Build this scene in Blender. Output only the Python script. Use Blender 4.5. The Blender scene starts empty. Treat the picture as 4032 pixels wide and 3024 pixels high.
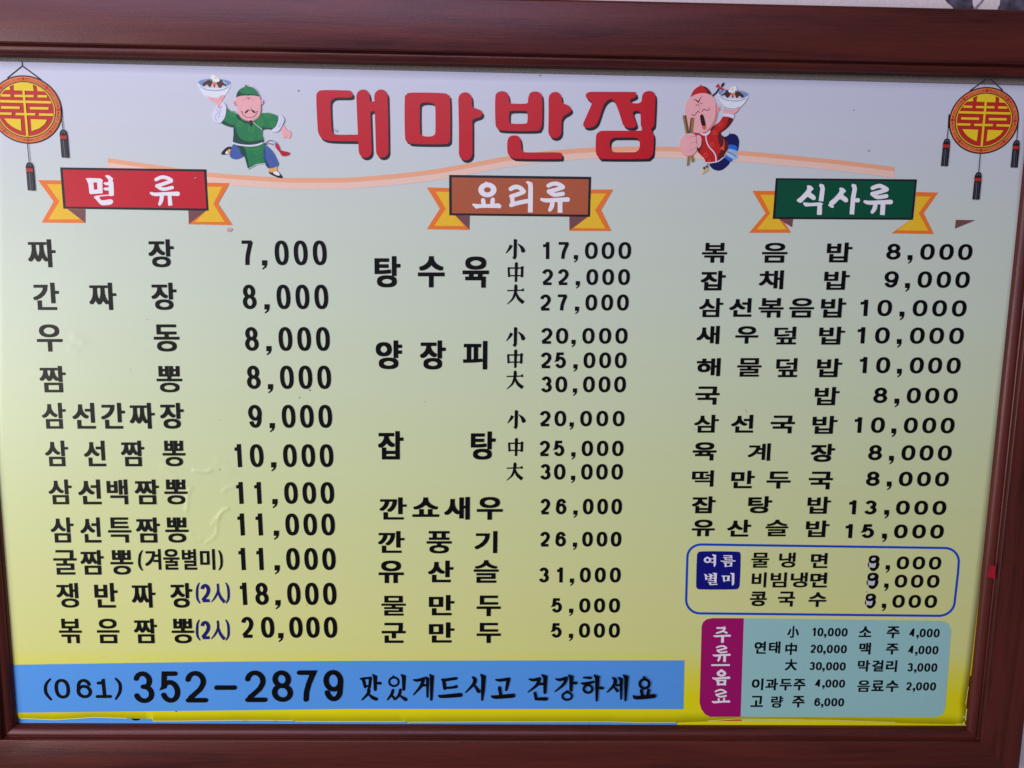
import bpy, math, random
from mathutils import Vector, Matrix
from mathutils.geometry import tessellate_polygon
random.seed(7)
S = bpy.context.scene
COL = S.collection

# ---------------------------------------------------------------- camera
EYE = Vector((0.0, -0.9, 1.6))
RM = ((0.9997008, -0.0123345, -0.0211222), (0.0150979, 0.9905778, 0.1361161), (0.0192442, -0.1363942, 0.9904677))
cd = bpy.data.cameras.new('camera'); cam = bpy.data.objects.new('camera', cd); COL.objects.link(cam)
cd.sensor_width = 36.0; FPX = 3028.0; cd.lens = FPX / 4032 * 36; cd.clip_start = 0.01; cd.clip_end = 50
cam.matrix_world = Matrix(((RM[0][0], RM[0][1], RM[0][2], EYE.x),
                           (-RM[2][0], -RM[2][1], -RM[2][2], EYE.y),
                           (RM[1][0], RM[1][1], RM[1][2], EYE.z), (0, 0, 0, 1)))
S.camera = cam
# ---------------------------------------------------------------- light
w = bpy.data.worlds.new('World'); S.world = w; w.use_nodes = True
w.node_tree.nodes['Background'].inputs[0].default_value = (0.80, 0.84, 1.0, 1)
w.node_tree.nodes['Background'].inputs[1].default_value = 0.10


def area(name, loc, aim, sx, sy, power, color):
    l = bpy.data.lights.new(name, 'AREA'); l.shape = 'RECTANGLE'; l.size = sx; l.size_y = sy
    l.energy = power; l.color = color
    o = bpy.data.objects.new(name, l); COL.objects.link(o); o.location = loc
    o.rotation_euler = (Vector(aim) - Vector(loc)).to_track_quat('-Z', 'Y').to_euler()
    return o


area('window_light', (-1.0, -2.7, 2.95), (-0.4, 0, 1.7), 2.9, 1.15, 53, (0.78, 0.75, 1.0))
area('side_lamp', (-2.15, -1.75, 1.30), (-0.1, 0, 1.1), 0.9, 1.1, 35.5, (1.0, 0.99, 0.90))
S.view_settings.view_transform = 'Standard'; S.view_settings.look = 'None'
S.view_settings.exposure = 0.0; S.view_settings.gamma = 1.0

# ---------------------------------------------------------------- helpers
ZC = EYE.z
def at(px, py, d=0.0):
    """photo pixel -> (x, z) on the plane standing d metres proud of the menu sheet"""
    a, b = (px - 2016) / FPX, -(py - 1512) / FPX
    v = [r[0] * a + r[1] * b - r[2] for r in RM]
    t = (0.9 - d) / -v[2]
    return v[0] * t, v[1] * t + ZC


def lin(c): return c / 12.92 if c <= 0.04045 else ((c + 0.055) / 1.055) ** 2.4
def rgb(r, g, b, k=1.0): return (min(1, lin(r / 255) * k), min(1, lin(g / 255) * k), min(1, lin(b / 255) * k), 1)

MATS = {}
def mat(name, col, rough=0.42, spec=0.35, speck=0.0):
    if name in MATS: return MATS[name]
    m = bpy.data.materials.new(name); m.use_nodes = True; MATS[name] = m
    nt = m.node_tree; p = nt.nodes['Principled BSDF']
    p.inputs['Base Color'].default_value = col; p.inputs['Roughness'].default_value = rough
    p.inputs['Specular IOR Level'].default_value = spec
    tc = nt.nodes.new('ShaderNodeTexCoord')
    n = nt.nodes.new('ShaderNodeTexNoise'); n.inputs['Scale'].default_value = 420; n.inputs['Detail'].default_value = 3
    nt.links.new(tc.outputs['Object'], n.inputs['Vector'])
    mx = nt.nodes.new('ShaderNodeMix'); mx.data_type = 'RGBA'; mx.blend_type = 'MULTIPLY'
    mx.inputs[0].default_value = 0.16
    mx.inputs[6].default_value = col
    nt.links.new(n.outputs['Fac'], mx.inputs[7])
    br = nt.nodes.new('ShaderNodeMix'); br.data_type = 'RGBA'; br.blend_type = 'MULTIPLY'; br.inputs[0].default_value = 1
    br.inputs[7].default_value = (1.09, 1.09, 1.09, 1)
    nt.links.new(mx.outputs[2], br.inputs[6]); nt.links.new(br.outputs[2], p.inputs['Base Color'])
    return m


INK = dict(
    black=(22, 20, 26), white=(232, 228, 250), red=(192, 22, 36), blue=(86, 152, 226), navyink=(22, 22, 110), navy=(16, 16, 118),
    outline=(22, 66, 190), purple=(158, 14, 98), teal=(152, 196, 194), orange=(232, 118, 46), amber=(240, 186, 44),
    brown=(118, 74, 76), swoosh=(240, 168, 132), swoosh_pale=(240, 196, 180), bannerred=(194, 26, 44), bannerbrown=(172, 88, 56),
    bannergreen=(8, 78, 54), border=(40, 36, 46), yellow=(232, 200, 40), ring=(186, 42, 38), ringline=(236, 148, 76),
    skin=(236, 170, 172), skindark=(206, 128, 128), skinlight=(245, 190, 188), green=(22, 122, 72), greendark=(12, 70, 52), greenlight=(60, 150, 62),
    cuff=(216, 216, 236), cuffdark=(160, 162, 190), pants=(64, 94, 160), pantsdark=(40, 58, 112), shoe=(30, 28, 38), sock=(226, 170, 90),
    bowl=(222, 226, 244), bowlblue=(112, 146, 190), bowlline=(170, 178, 206), sauce=(74, 46, 44), noodle=(206, 198, 206), egg=(244, 240, 240),
    carrot=(230, 112, 60), coat=(190, 34, 34), coatdark=(92, 30, 30), coatspot=(220, 84, 52), stick=(150, 118, 58), stickdark=(96, 70, 34),
    mouth=(56, 26, 30), tongue=(226, 84, 56), deepblue=(20, 26, 84), band=(42, 106, 206), bandlight=(150, 182, 216), line=(60, 34, 40),
    tassel=(38, 36, 44), tasselgrey=(110, 110, 122), edge=(226, 218, 120), smudge=(206, 170, 176), gold=(224, 192, 110), correction=(200, 198, 200))


def ink(k):
    c = INK[k]
    g = 1.22 if k not in ('black', 'shoe', 'tassel', 'border', 'line', 'mouth') else (0.45 if k == 'black' else 0.75)
    return mat('print_' + k, rgb(*c, k=g), 0.36, 0.30 if k != 'black' else 0.20)


def link(name, me, parent=None):
    o = bpy.data.objects.new(name, me); COL.objects.link(o)
    if parent is not None: o.parent = parent
    return o


def catmull(pts, closed, n=6):
    out = []; N = len(pts)
    rng = range(N if closed else N - 1)
    for i in rng:
        if closed: p0, p1, p2, p3 = pts[i - 1], pts[i], pts[(i + 1) % N], pts[(i + 2) % N]
        else: p0, p1, p2, p3 = pts[max(i - 1, 0)], pts[i], pts[i + 1], pts[min(i + 2, N - 1)]
        for k in range(n):
            t = k / n; t2 = t * t; t3 = t2 * t
            out.append(tuple(0.5 * (2 * b + (c - a) * t + (2 * a - 5 * b + 4 * c - d) * t2 + (3 * b - a - 3 * c + d) * t3)
                             for a, b, c, d in zip(p0, p1, p2, p3)))
    if not closed: out.append(tuple(pts[-1]))
    return out


class Print:
    """flat ink on the sheet, laid in the plane just proud of it; pieces laid one over another a few microns apart"""
    def __init__(s, base=0.0003, step=0.000008):
        s.v = []; s.f = []; s.m = []; s.mats = []; s.base = base; s.step = step; s.n = 0
        s.o = (0, 0); s.k = 1.0; s.fat = 1.0
    def frame(s, ox, oy, k): s.o = (ox, oy); s.k = k; return s
    def px(s, p): return at(s.o[0] + p[0] / s.k, s.o[1] + p[1] / s.k)
    def raw(s, pts, faces, color, lift=None):
        mt = ink(color)
        if mt not in s.mats: s.mats.append(mt)
        mi = s.mats.index(mt); b = len(s.v); d = s.base + s.n * s.step; s.n += 1
        s.v += [(p[0], -d - (lift[i] if lift else 0), p[1]) for i, p in enumerate(pts)]
        for f in faces:
            s.f.append([b + i for i in f]); s.m.append(mi)
    def poly(s, pts, color, smooth=0, holes=()):
        rings = [catmull(r, True, smooth) if smooth else list(r) for r in [pts] + list(holes)]
        rings = [[s.px(p) for p in r] for r in rings]
        s.rings(rings, color)
    def rings(s, rings, color):
        flat = [p for r in rings for p in r]
        tris = tessellate_polygon([[Vector((x, z, 0)) for x, z in r] for r in rings])
        s.raw(flat, tris, color)
    def ell(s, cx, cy, rx, ry, color, hole=None, rot=0, n=36):
        def e(rx, ry):
            c, q = math.cos(rot), math.sin(rot)
            return [(cx + rx * math.cos(a) * c - ry * math.sin(a) * q, cy + rx * math.cos(a) * q + ry * math.sin(a) * c)
                    for a in [2 * math.pi * i / n for i in range(n)]]
        if hole:
            o, i = e(rx, ry), e(rx * hole if not isinstance(hole, tuple) else hole[0], ry * hole if not isinstance(hole, tuple) else hole[1])
            pts = [s.px(p) for p in o + i]
            s.raw(pts, [(k, (k + 1) % n, n + (k + 1) % n, n + k) for k in range(n)], color)
        else: s.poly(e(rx, ry), color)
    def stroke(s, pts, wd, color='black', smooth=5, closed=False, cap=True, wy=None):
        """ribbon along pts; wd full width or one per point; wy: other width for the vertical pen axis"""
        ws = [q_ * s.fat for q_ in (wd if isinstance(wd, (list, tuple)) else [wd] * len(pts))]
        q = [(p[0], p[1], w_) for p, w_ in zip(pts, ws)]
        if smooth and len(q) > 2: q = catmull(q, closed, smooth)
        N = len(q); L = []; Rr = []; ky = (wy / wd) if wy else 1.0
        for i in range(N):
            if closed: a, b = q[i - 1], q[(i + 1) % N]
            else: a, b = q[max(i - 1, 0)], q[min(i + 1, N - 1)]
            def unit(dx, dy):
                l = math.hypot(dx, dy) or 1; return dx / l, dy / l
            t1 = unit(q[i][0] - a[0], q[i][1] - a[1]) if (i > 0 or closed) else None
            t2 = unit(b[0] - q[i][0], b[1] - q[i][1]) if (i < N - 1 or closed) else None
            t1 = t1 or t2; t2 = t2 or t1
            tx, ty = unit(t1[0] + t2[0], t1[1] + t2[1]); nx, ny = -ty, tx
            c = max(0.45, nx * -t1[1] + ny * t1[0]); h = q[i][2] / 2 / c
            L.append((q[i][0] + nx * h, q[i][1] + ny * h * ky)); Rr.append((q[i][0] - nx * h, q[i][1] - ny * h * ky))
        f = [(i, i + 1, N + i + 1, N + i) for i in range(N - 1)]
        if closed: f.append((N - 1, 0, N, 2 * N - 1))
        lf = [1.2e-6 * i for i in range(N)]
        if closed: lf = None
        s.raw([s.px(p) for p in L + Rr], f, color, lf + lf if lf else None); s.n += 1 + (N // 7 if lf else 0)
        if cap and not closed:
            for e in (q[0], q[-1]): s.ell(e[0], e[1], e[2] / 2, e[2] / 2 * ky, color, n=12)
    def build(s, name, parent):
        me = bpy.data.meshes.new(name); me.from_pydata(s.v, [], s.f)
        for mt in s.mats: me.materials.append(mt)
        me.polygons.foreach_set('material_index', s.m)
        return link(name, me, parent)


# letter shapes taken from the built-in font, one cached outline for each syllable
GL = {}
def glyph(ch):
    if ch in GL: return GL[ch]
    c = bpy.data.curves.new('letter', 'FONT'); c.body = ch; c.resolution_u = 4
    o = bpy.data.objects.new('letter', c); COL.objects.link(o)
    me = bpy.data.meshes.new_from_object(o)
    v = [(q.co.x, q.co.y) for q in me.vertices]; f = [tuple(p.vertices) for p in me.polygons]
    x0 = min(a for a, b in v); x1 = max(a for a, b in v); y0 = min(b for a, b in v); y1 = max(b for a, b in v)
    GL[ch] = ([((a - x0) / (x1 - x0), (b - y0) / (y1 - y0)) for a, b in v], f)
    bpy.data.objects.remove(o); bpy.data.curves.remove(c); bpy.data.meshes.remove(me)
    return GL[ch]


DENSE = '짬뽕볶짜삼특굴덮떡쟁뺑밥물슬음풍깐채계름량빔냉'
def put(P, ch, x0, x1, y0, y1, color='black', bold=(0.030, 0.020)):
    """syllable ch with its ink filling the box, strokes thickened by bold (share of the size)"""
    v, f = glyph(ch); W = x1 - x0; H = y1 - y0
    dn = 0.72 if ch in DENSE else 1.0
    bx, by = W * bold[0] * (0.86 if ch in DENSE else 1), H * bold[1] * dn
    ym = (y0 + y1) / 2; xm = (x0 + x1) / 2
    c0 = P.px((xm, ym)); cx = P.px((xm + 10, ym)); cy = P.px((xm, ym - 10))
    ux = ((cx[0] - c0[0]) / 10, (cx[1] - c0[1]) / 10); sy = (cy[1] - c0[1]) / 10
    ring = [(0, 0)] + [(math.cos(a), math.sin(a)) for a in [math.pi / 4 * i for i in range(8)]] + [(1, 1), (1, -1), (-1, 1), (-1, -1)]
    pts = []; fs = []
    for i, (dx, dy) in enumerate(ring):
        b = len(pts)
        for a, c in v:
            X = -W / 2 + bx + a * (W - 2 * bx) + dx * bx; Y = -H / 2 + by + c * (H - 2 * by) + dy * by
            pts.append((c0[0] + X * ux[0], c0[1] + X * ux[1] + Y * sy))
        fs += [tuple(b + k for k in q) for q in f]
    P.raw(pts, fs, color, [4e-6 * (i // len(v)) for i in range(len(pts))]); P.n += 7


# figures drawn with a pen: unit box, y down, centre line of the pen
def arc(cx, cy, rx, ry, a0, a1, n=10):
    return [(cx + rx * math.cos(math.radians(a0 + (a1 - a0) * i / n)), cy + ry * math.sin(math.radians(a0 + (a1 - a0) * i / n))) for i in range(n + 1)]
DG = {
    '2': [arc(.5, .29, .5, .29, 190, 395, 12) + [(.74, .60), (.36, .78), (.10, .90), (.03, .98)], [(-.07, 1), (1.05, 1)]],
    '3': [arc(.49, .25, .44, .25, 195, 430, 12) + [(.48, .48)], [(.48, .48)] + arc(.49, .735, .51, .265, -62, 165, 12)],
    '4': [[(1, .70), (0, .70), (.66, 0), (.74, 0), (.74, 1)]],
    '5': [[(.92, 0), (.16, 0), (.06, .49)] + arc(.48, .66, .52, .34, 208, 518, 16)],
    '6': [arc(.52, .36, .46, .36, -18, -180, 10) + [(.0, .66)] + arc(.5, .68, .5, .32, 180, -180, 20)],
    '7': [[(0, 0), (1, 0), (.62, .42), (.44, .72), (.38, 1)]],
    '8': [arc(.5, .245, .42, .245, 90, 450, 20)[:-1], arc(.5, .74, .5, .26, -90, 270, 20)[:-1]],
    '9': [arc(.48, .64, .46, .36, 162, 0, 10) + [(1.0, .34)] + arc(.5, .32, .5, .32, 0, -360, 20)],
}
def digit(P, ch, cx, y0, y1, wd, tx, ty, color='black', cap=False):
    H = y1 - y0
    lean = (2016 - (P.o[0] + cx / P.k)) / 19200.0
    def T(p, w=wd, h=H): return (cx - w / 2 + tx / 2 + p[0] * (w - tx) + lean * (p[1] - .5) * H, y0 + ty / 2 + p[1] * (h - ty))
    if ch == '0':
        n = 32; pts = []
        for i in range(n):
            a = 2 * math.pi * i / n; c, q = math.cos(a), math.sin(a)
            pts.append(T((.5 + .5 * math.copysign(abs(c) ** .86, c), .5 + .5 * math.copysign(abs(q) ** .86, q))))
        P.stroke(pts, tx, color, 0, True, False, ty)
    elif ch == '1':
        x = cx + wd * .06
        P.stroke([(x - lean * H / 2, y0 + (ty / 2 if cap else 0)), (x + lean * H / 2, y1 - (ty / 2 if cap else 0))], tx, color, 0, False, cap)
        P.stroke([(x - wd * .36, y0 + H * .215), (x - wd * .16, y0 + H * .20), (x, y0 + H * .04)], [ty, ty, ty * .7], color, 4, False, cap)
        if cap: P.stroke([(x - wd * .42, y1 - ty / 2), (x + wd * .42, y1 - ty / 2)], ty, color, 0)
    elif ch == ',':
        r = tx * .62; y = y1 - r * .9
        P.poly([(cx - r, y - r), (cx + r, y - r), (cx + r, y + r * .6), (cx + r * .55, y + r * 1.7), (cx - r * .75, y + r * 2.6),
                (cx - r * .85, y + r * 2.1), (cx - r * .1, y + r * 1.4), (cx, y + r), (cx - r, y + r)], color)
    elif ch == '8':
        for i, st in enumerate(DG['8']):
            P.stroke([T(p) for p in st], tx, color, 0, True, False, ty)
    elif ch in '69':
        pts = [T(p) for p in DG[ch][0]]
        P.stroke(pts, tx, color, 0, False, cap, ty)
    elif ch == '7' and not cap:
        P.stroke([T((-.06, 0)), T((1.12, 0))], ty, color, 0, False, False)
        P.stroke([T(p) for p in [(1.02, -.02), (.74, .36), (.54, .68), (.46, 1.0 + ty / H / 2)]], tx, color, 4, False, False)
    elif ch == '-': P.stroke([(cx - wd / 2, (y0 + y1) / 2), (cx + wd / 2, (y0 + y1) / 2)], ty, color, 0)
    else:
        for st in DG[ch]: P.stroke([T(p) for p in st], tx, color, 0, False, cap, ty)


REG = dict(A=(0, 880), B=(0, 1880), C=(1350, 880), D=(1350, 1880), E=(2650, 880), F=(2650, 1880))
def region(P, k): return P.frame(*REG[k], 1.6006)

# ---------------------------------------------------------------- wood foil, sheets, wall materials
def wood(name, axis):
    m = bpy.data.materials.new(name); m.use_nodes = True; nt = m.node_tree; p = nt.nodes['Principled BSDF']; L = nt.links.new
    tc = nt.nodes.new('ShaderNodeTexCoord')
    mp = nt.nodes.new('ShaderNodeMapping'); L(tc.outputs['Object'], mp.inputs[0])
    mp.inputs['Scale'].default_value = (1.6, 26, 26) if axis == 'x' else (26, 26, 1.6)
    wv = nt.nodes.new('ShaderNodeTexNoise'); wv.inputs['Scale'].default_value = 1.5; wv.inputs['Detail'].default_value = 6
    wv.inputs['Distortion'].default_value = 1.3; L(mp.outputs[0], wv.inputs['Vector'])
    mp2 = nt.nodes.new('ShaderNodeMapping'); L(tc.outputs['Object'], mp2.inputs[0])
    mp2.inputs['Scale'].default_value = (14, 330, 330) if axis == 'x' else (330, 330, 14)
    fn = nt.nodes.new('ShaderNodeTexNoise'); fn.inputs['Scale'].default_value = 2.0; fn.inputs['Detail'].default_value = 4; L(mp2.outputs[0], fn.inputs['Vector'])
    mx = nt.nodes.new('ShaderNodeMix'); mx.inputs[0].default_value = 0.30; L(wv.outputs['Fac'], mx.inputs[2]); L(fn.outputs['Fac'], mx.inputs[3])
    cr = nt.nodes.new('ShaderNodeValToRGB'); L(mx.outputs[0], cr.inputs[0])
    e = cr.color_ramp.elements; e[0].position = .34; e[0].color = (0.040, 0.0065, 0.0042, 1); e[1].position = .66; e[1].color = (0.125, 0.021, 0.012, 1)
    x = e.new(.47); x.color = (0.080, 0.0135, 0.0082, 1)
    L(cr.outputs[0], p.inputs['Base Color'])
    p.inputs['Roughness'].default_value = 0.38; p.inputs['Specular IOR Level'].default_value = 0.60; p.inputs['Specular Tint'].default_value = (1, .72, .84, 1)
    gr = nt.nodes.new('ShaderNodeTexNoise'); gr.inputs['Scale'].default_value = 900; gr.inputs['Detail'].default_value = 2; L(tc.outputs['Object'], gr.inputs['Vector'])
    a = nt.nodes.new('ShaderNodeMath'); a.operation = 'ADD'; L(gr.outputs['Fac'], a.inputs[0]); L(fn.outputs['Fac'], a.inputs[1])
    bp = nt.nodes.new('ShaderNodeBump'); bp.inputs['Strength'].default_value = 0.22; bp.inputs['Distance'].default_value = 0.0006
    L(a.outputs[0], bp.inputs['Height']); L(bp.outputs[0], p.inputs['Normal'])
    return m


def sheet_mat(name, stops, tint=(1, 1, 1)):
    """printed gradient running down the sheet"""
    m = bpy.data.materials.new(name); m.use_nodes = True; nt = m.node_tree; p = nt.nodes['Principled BSDF']; L = nt.links.new
    tc = nt.nodes.new('ShaderNodeTexCoord'); sp = nt.nodes.new('ShaderNodeSeparateXYZ'); L(tc.outputs['Object'], sp.inputs[0])
    mr = nt.nodes.new('ShaderNodeMapRange'); L(sp.outputs['Z'], mr.inputs['Value'])
    mr.inputs['From Min'].default_value = ZC - 0.56; mr.inputs['From Max'].default_value = ZC + 0.24
    cr = nt.nodes.new('ShaderNodeValToRGB'); L(mr.outputs[0], cr.inputs[0]); e = cr.color_ramp.elements
    while len(e) > 1: e.remove(e[-1])
    e[0].position = stops[0][0]; e[0].color = rgb(*stops[0][1], k=stops[0][2])
    for pos, c, k in stops[1:]:
        q = e.new(pos); q.color = rgb(*c, k=k)
    n = nt.nodes.new('ShaderNodeTexNoise'); n.inputs['Scale'].default_value = 420; n.inputs['Detail'].default_value = 3; L(tc.outputs['Object'], n.inputs['Vector'])
    mx = nt.nodes.new('ShaderNodeMix'); mx.data_type = 'RGBA'; mx.blend_type = 'MULTIPLY'; mx.inputs[0].default_value = 0.08
    L(cr.outputs[0], mx.inputs[6]); L(n.outputs['Fac'], mx.inputs[7])
    L(mx.outputs[2], p.inputs['Base Color'])
    p.inputs['Roughness'].default_value = 0.36; p.inputs['Specular IOR Level'].default_value = 0.35
    b = nt.nodes.new('ShaderNodeTexNoise'); b.inputs['Scale'].default_value = 5; b.inputs['Detail'].default_value = 2; L(tc.outputs['Object'], b.inputs['Vector'])
    bp = nt.nodes.new('ShaderNodeBump'); bp.inputs['Strength'].default_value = 0.25; bp.inputs['Distance'].default_value = 0.004
    L(b.outputs['Fac'], bp.inputs['Height']); L(bp.outputs[0], p.inputs['Normal'])
    return m


def plain(name, col, rough=.8, scale=300, var=.3, bump=.0):
    m = bpy.data.materials.new(name); m.use_nodes = True; nt = m.node_tree; p = nt.nodes['Principled BSDF']; L = nt.links.new
    tc = nt.nodes.new('ShaderNodeTexCoord'); n = nt.nodes.new('ShaderNodeTexNoise'); n.inputs['Scale'].default_value = scale; n.inputs['Detail'].default_value = 5
    L(tc.outputs['Object'], n.inputs['Vector'])
    cr = nt.nodes.new('ShaderNodeValToRGB'); L(n.outputs['Fac'], cr.inputs[0]); e = cr.color_ramp.elements
    e[0].position = .3; e[0].color = tuple(c * (1 - var) for c in col[:3]) + (1,); e[1].position = .7; e[1].color = tuple(min(1, c * (1 + var * .5)) for c in col[:3]) + (1,)
    L(cr.outputs[0], p.inputs['Base Color']); p.inputs['Roughness'].default_value = rough; p.inputs['Specular IOR Level'].default_value = .2
    if bump:
        bp = nt.nodes.new('ShaderNodeBump'); bp.inputs['Strength'].default_value = .5; bp.inputs['Distance'].default_value = bump
        L(n.outputs['Fac'], bp.inputs['Height']); L(bp.outputs[0], p.inputs['Normal'])
    return m


# ---------------------------------------------------------------- wall behind the board
wall_y = 0.016
me = bpy.data.meshes.new('wall')
me.from_pydata([(-2.5, wall_y, 0), (2.5, wall_y, 0), (2.5, wall_y, 3.2), (-2.5, wall_y, 3.2),
                (-2.5, wall_y + .1, 0), (2.5, wall_y + .1, 0), (2.5, wall_y + .1, 3.2), (-2.5, wall_y + .1, 3.2)], [],
               [(0, 1, 2, 3), (5, 4, 7, 6), (4, 0, 3, 7), (1, 5, 6, 2), (3, 2, 6, 7), (4, 5, 1, 0)])
me.materials.append(plain('wallpaper', rgb(240, 226, 226), .75, 260, .09, .0008))
wall = link('wall', me); wall['kind'] = 'structure'

# dark rock and branch motif printed on the wallpaper above the frame's right end
def wall_print(name, polys, m, lift):
    v = []; f = []
    for pl in polys:
        q = [at(x, y, -wall_y + lift) for x, y in catmull(pl, True, 5)]
        b = len(v); v += [(a, wall_y - lift, c) for a, c in q]
        f += [[b + i for i in t] for t in tessellate_polygon([[Vector((a, c, 0)) for a, c in q]])]
    me = bpy.data.meshes.new(name); me.from_pydata(v, [], f); me.materials.append(m)
    return link(name, me, wall)
rockm = plain('wallpaper_rock', (0.12, 0.10, 0.15), .8, 75, .75)
wall_print('rock_print', [[(3690, -60), (3722, 0), (3745, 22), (3775, 50), (3850, 55), (3848, 42), (3835, 30), (3829, 8), (3822, -60)]], rockm, .0004)
wall_print('rock_print', [[(3943, -60), (3938, 0), (3936, 18), (3930, 30), (3935, 55), (4060, 60), (4070, 20), (4040, -60)]], rockm, .0004)
wall_print('branch_print', [[(3880, -40), (3866, 0), (3842, 25), (3822, 48), (3845, 50), (3852, 28), (3872, 4), (3892, -40)]], plain('wallpaper_branch', (0.30, 0.27, 0.33), .8, 90, .4), .0006)

# ---------------------------------------------------------------- the framed menu board
board = bpy.data.objects.new('menu_board', None); COL.objects.link(board); board.location = (0, 0, 0)
board['label'] = 'wood-framed menu board printed with red title, dish names and prices on white-to-yellow paper'
board['category'] = 'menu board'

# rings of the frame's profile: left x, right x, bottom z, top z, how far proud
RINGS = [(-.6550, .6680, -.6220, .3015, -.0155), (-.6550, .6680, -.6220, .3015, .0145), (-.6535, .6665, -.6205, .3000, .0158), (-.6520, .6650, -.6190, .2985, .0160),
         (-.6012, .6167, -.5702, .2460, .0160), (-.6004, .6159, -.5694, .2452, .0156), (-.6000, .6155, -.5690, .2448, .0148), (-.5998, .6153, -.5688, .2446, .0095),
         (-.5992, .6147, -.5682, .2440, .0088)]
for i in range(9):
    a = math.pi * i / 8; t = .5 - .5 * math.cos(a); hgt = .0078 + .0034 * math.sin(a) ** .8 - .0045 * t
    k = .0007 + .0088 * t
    RINGS.append((-.5992 + k, .6147 - k * 1.18, -.5682 + k * 1.02, .2440 - k, hgt))
RINGS += [(-.5892, .6052, -.5583, .2353, .0030), (-.5886, .6046, -.5578, .2347, .0036), (-.5880, .6040, -.5573, .2340, .0028), (-.5878, .6038, -.5571, .2338, -.003)]
WX, WZ = wood('wood_foil_grain_across', 'x'), wood('wood_foil_grain_up', 'z')
def rail(side):
    v = []; f = []; NS = 24
    for xl, xr, zb, zt, d in RINGS:
        A, B = {'t': ((xl, zt), (xr, zt)), 'b': ((xl, zb), (xr, zb)), 'l': ((xl, zb), (xl, zt)), 'r': ((xr, zb), (xr, zt))}[side]
        for i in range(NS + 1):
            t = i / NS; v.append((A[0] + (B[0] - A[0]) * t, -d, A[1] + (B[1] - A[1]) * t + ZC))
    n = len(RINGS)
    for r in range(n - 1):
        for i in range(NS):
            a = r * (NS + 1) + i; q = (a, a + 1, a + NS + 2, a + NS + 1)
            f.append(q if side in 'br' and side != 'r' or side == 'r' else q[::-1])
    # mitred ends and back
    f.append([r * (NS + 1) for r in range(n)]); f.append([r * (NS + 1) + NS for r in range(n)])
    me = bpy.data.meshes.new('frame_rail'); me.from_pydata(v, [], f)
    me.materials.append(WX if side in 'tb' else WZ)
    me.update()
    o = link('frame_rail', me, board)
    import bmesh
    bm = bmesh.new(); bm.from_mesh(me); bmesh.ops.recalc_face_normals(bm, faces=bm.faces[:]); bm.to_mesh(me); bm.free()
    for p in me.polygons: p.use_smooth = len(p.vertices) == 4
    me.set_sharp_from_angle(angle=math.radians(38))
    return o
for sd, lb in (('t', None), ('b', None), ('l', None), ('r', None)): rail(sd)

def slab(name, x0, x1, z0, z1, d0, d1, m, parent):
    v = [(x, -d, z + ZC) for d in (d0, d1) for x, z in ((x0, z0), (x1, z0), (x1, z1), (x0, z1))]
    me = bpy.data.meshes.new(name)
    me.from_pydata(v, [], [(4, 5, 6, 7), (3, 2, 1, 0), (0, 1, 5, 4), (1, 2, 6, 5), (2, 3, 7, 6), (3, 0, 4, 7)]); me.materials.append(m)
    return link(name, me, parent)
slab('backing_board', -.62, .635, -.585, .262, -.0150, -.0042, plain('backing_board', rgb(128, 120, 118), .8, 500, .35, .0003), board)

YEL = [(0.0, (230, 220, 16), 1.25), (.055, (230, 220, 20), 1.22), (.088, (228, 222, 74), 1.2), (.13, (225, 226, 140), 1.16), (.22, (224, 226, 152), 1.15), (.36, (221, 228, 166), 1.12), (.50, (219, 229, 184), 1.1), (.66, (217, 229, 204), 1.08), (.80, (217, 226, 214), 1.06), (.88, (218, 223, 228), 1.04), (1.0, (220, 221, 242), 1.02)]
YEL_ = [(0.0, (222, 206, 30), 1.1), (.035, (222, 206, 34), 1.1), (.10, (224, 218, 90), 1.1), (.16, (222, 222, 140), 1.1), (.32, (221, 224, 158), 1.1), (.50, (220, 226, 184), 1.1), (.66, (220, 228, 206), 1.1), (.80, (224, 228, 226), 1.1), (1.0, (228, 228, 240), 1.1)]
# the older sheet still behind the new one, its blue phone strip showing along the bottom edge
old = slab('old_sheet', -.6045, .6052, -.5700, .2150, -.0036, -.0022, sheet_mat('old_sheet_paper', YEL), board)
P = Print(base=-.0019)
P.poly([(20, 2780), (2668, 2790), (2667, 2885), (20, 2885)], 'blue')
P.frame(0, 1880, 1.6006)
for x, y, rx, ry in ((853, 1511, 38, 27), (1545, 1534, 36, 7), (1733, 1521, 36, 22), (1890, 1537, 15, 10)): P.ell(x, y, rx, ry, 'black')
P.frame(1350, 1880, 1.6006)
for x, y, rx, ry in ((836, 1540, 8, 8), (1197, 1541, 28, 5), (1358, 1538, 24, 10), (1556, 1544, 10, 6), (1735, 1544, 10, 6)): P.ell(x, y, rx, ry, 'black')
P.frame(2650, 1880, 1.6006)
P.poly([(217, 1480), (437, 1480), (436, 1539), (240, 1540), (222, 1530)], 'bannerred')
P.poly([(438, 1480), (1810, 1480), (1790, 1538), (1600, 1536), (437, 1536)], 'teal')
P.build('old_print', old)

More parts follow.
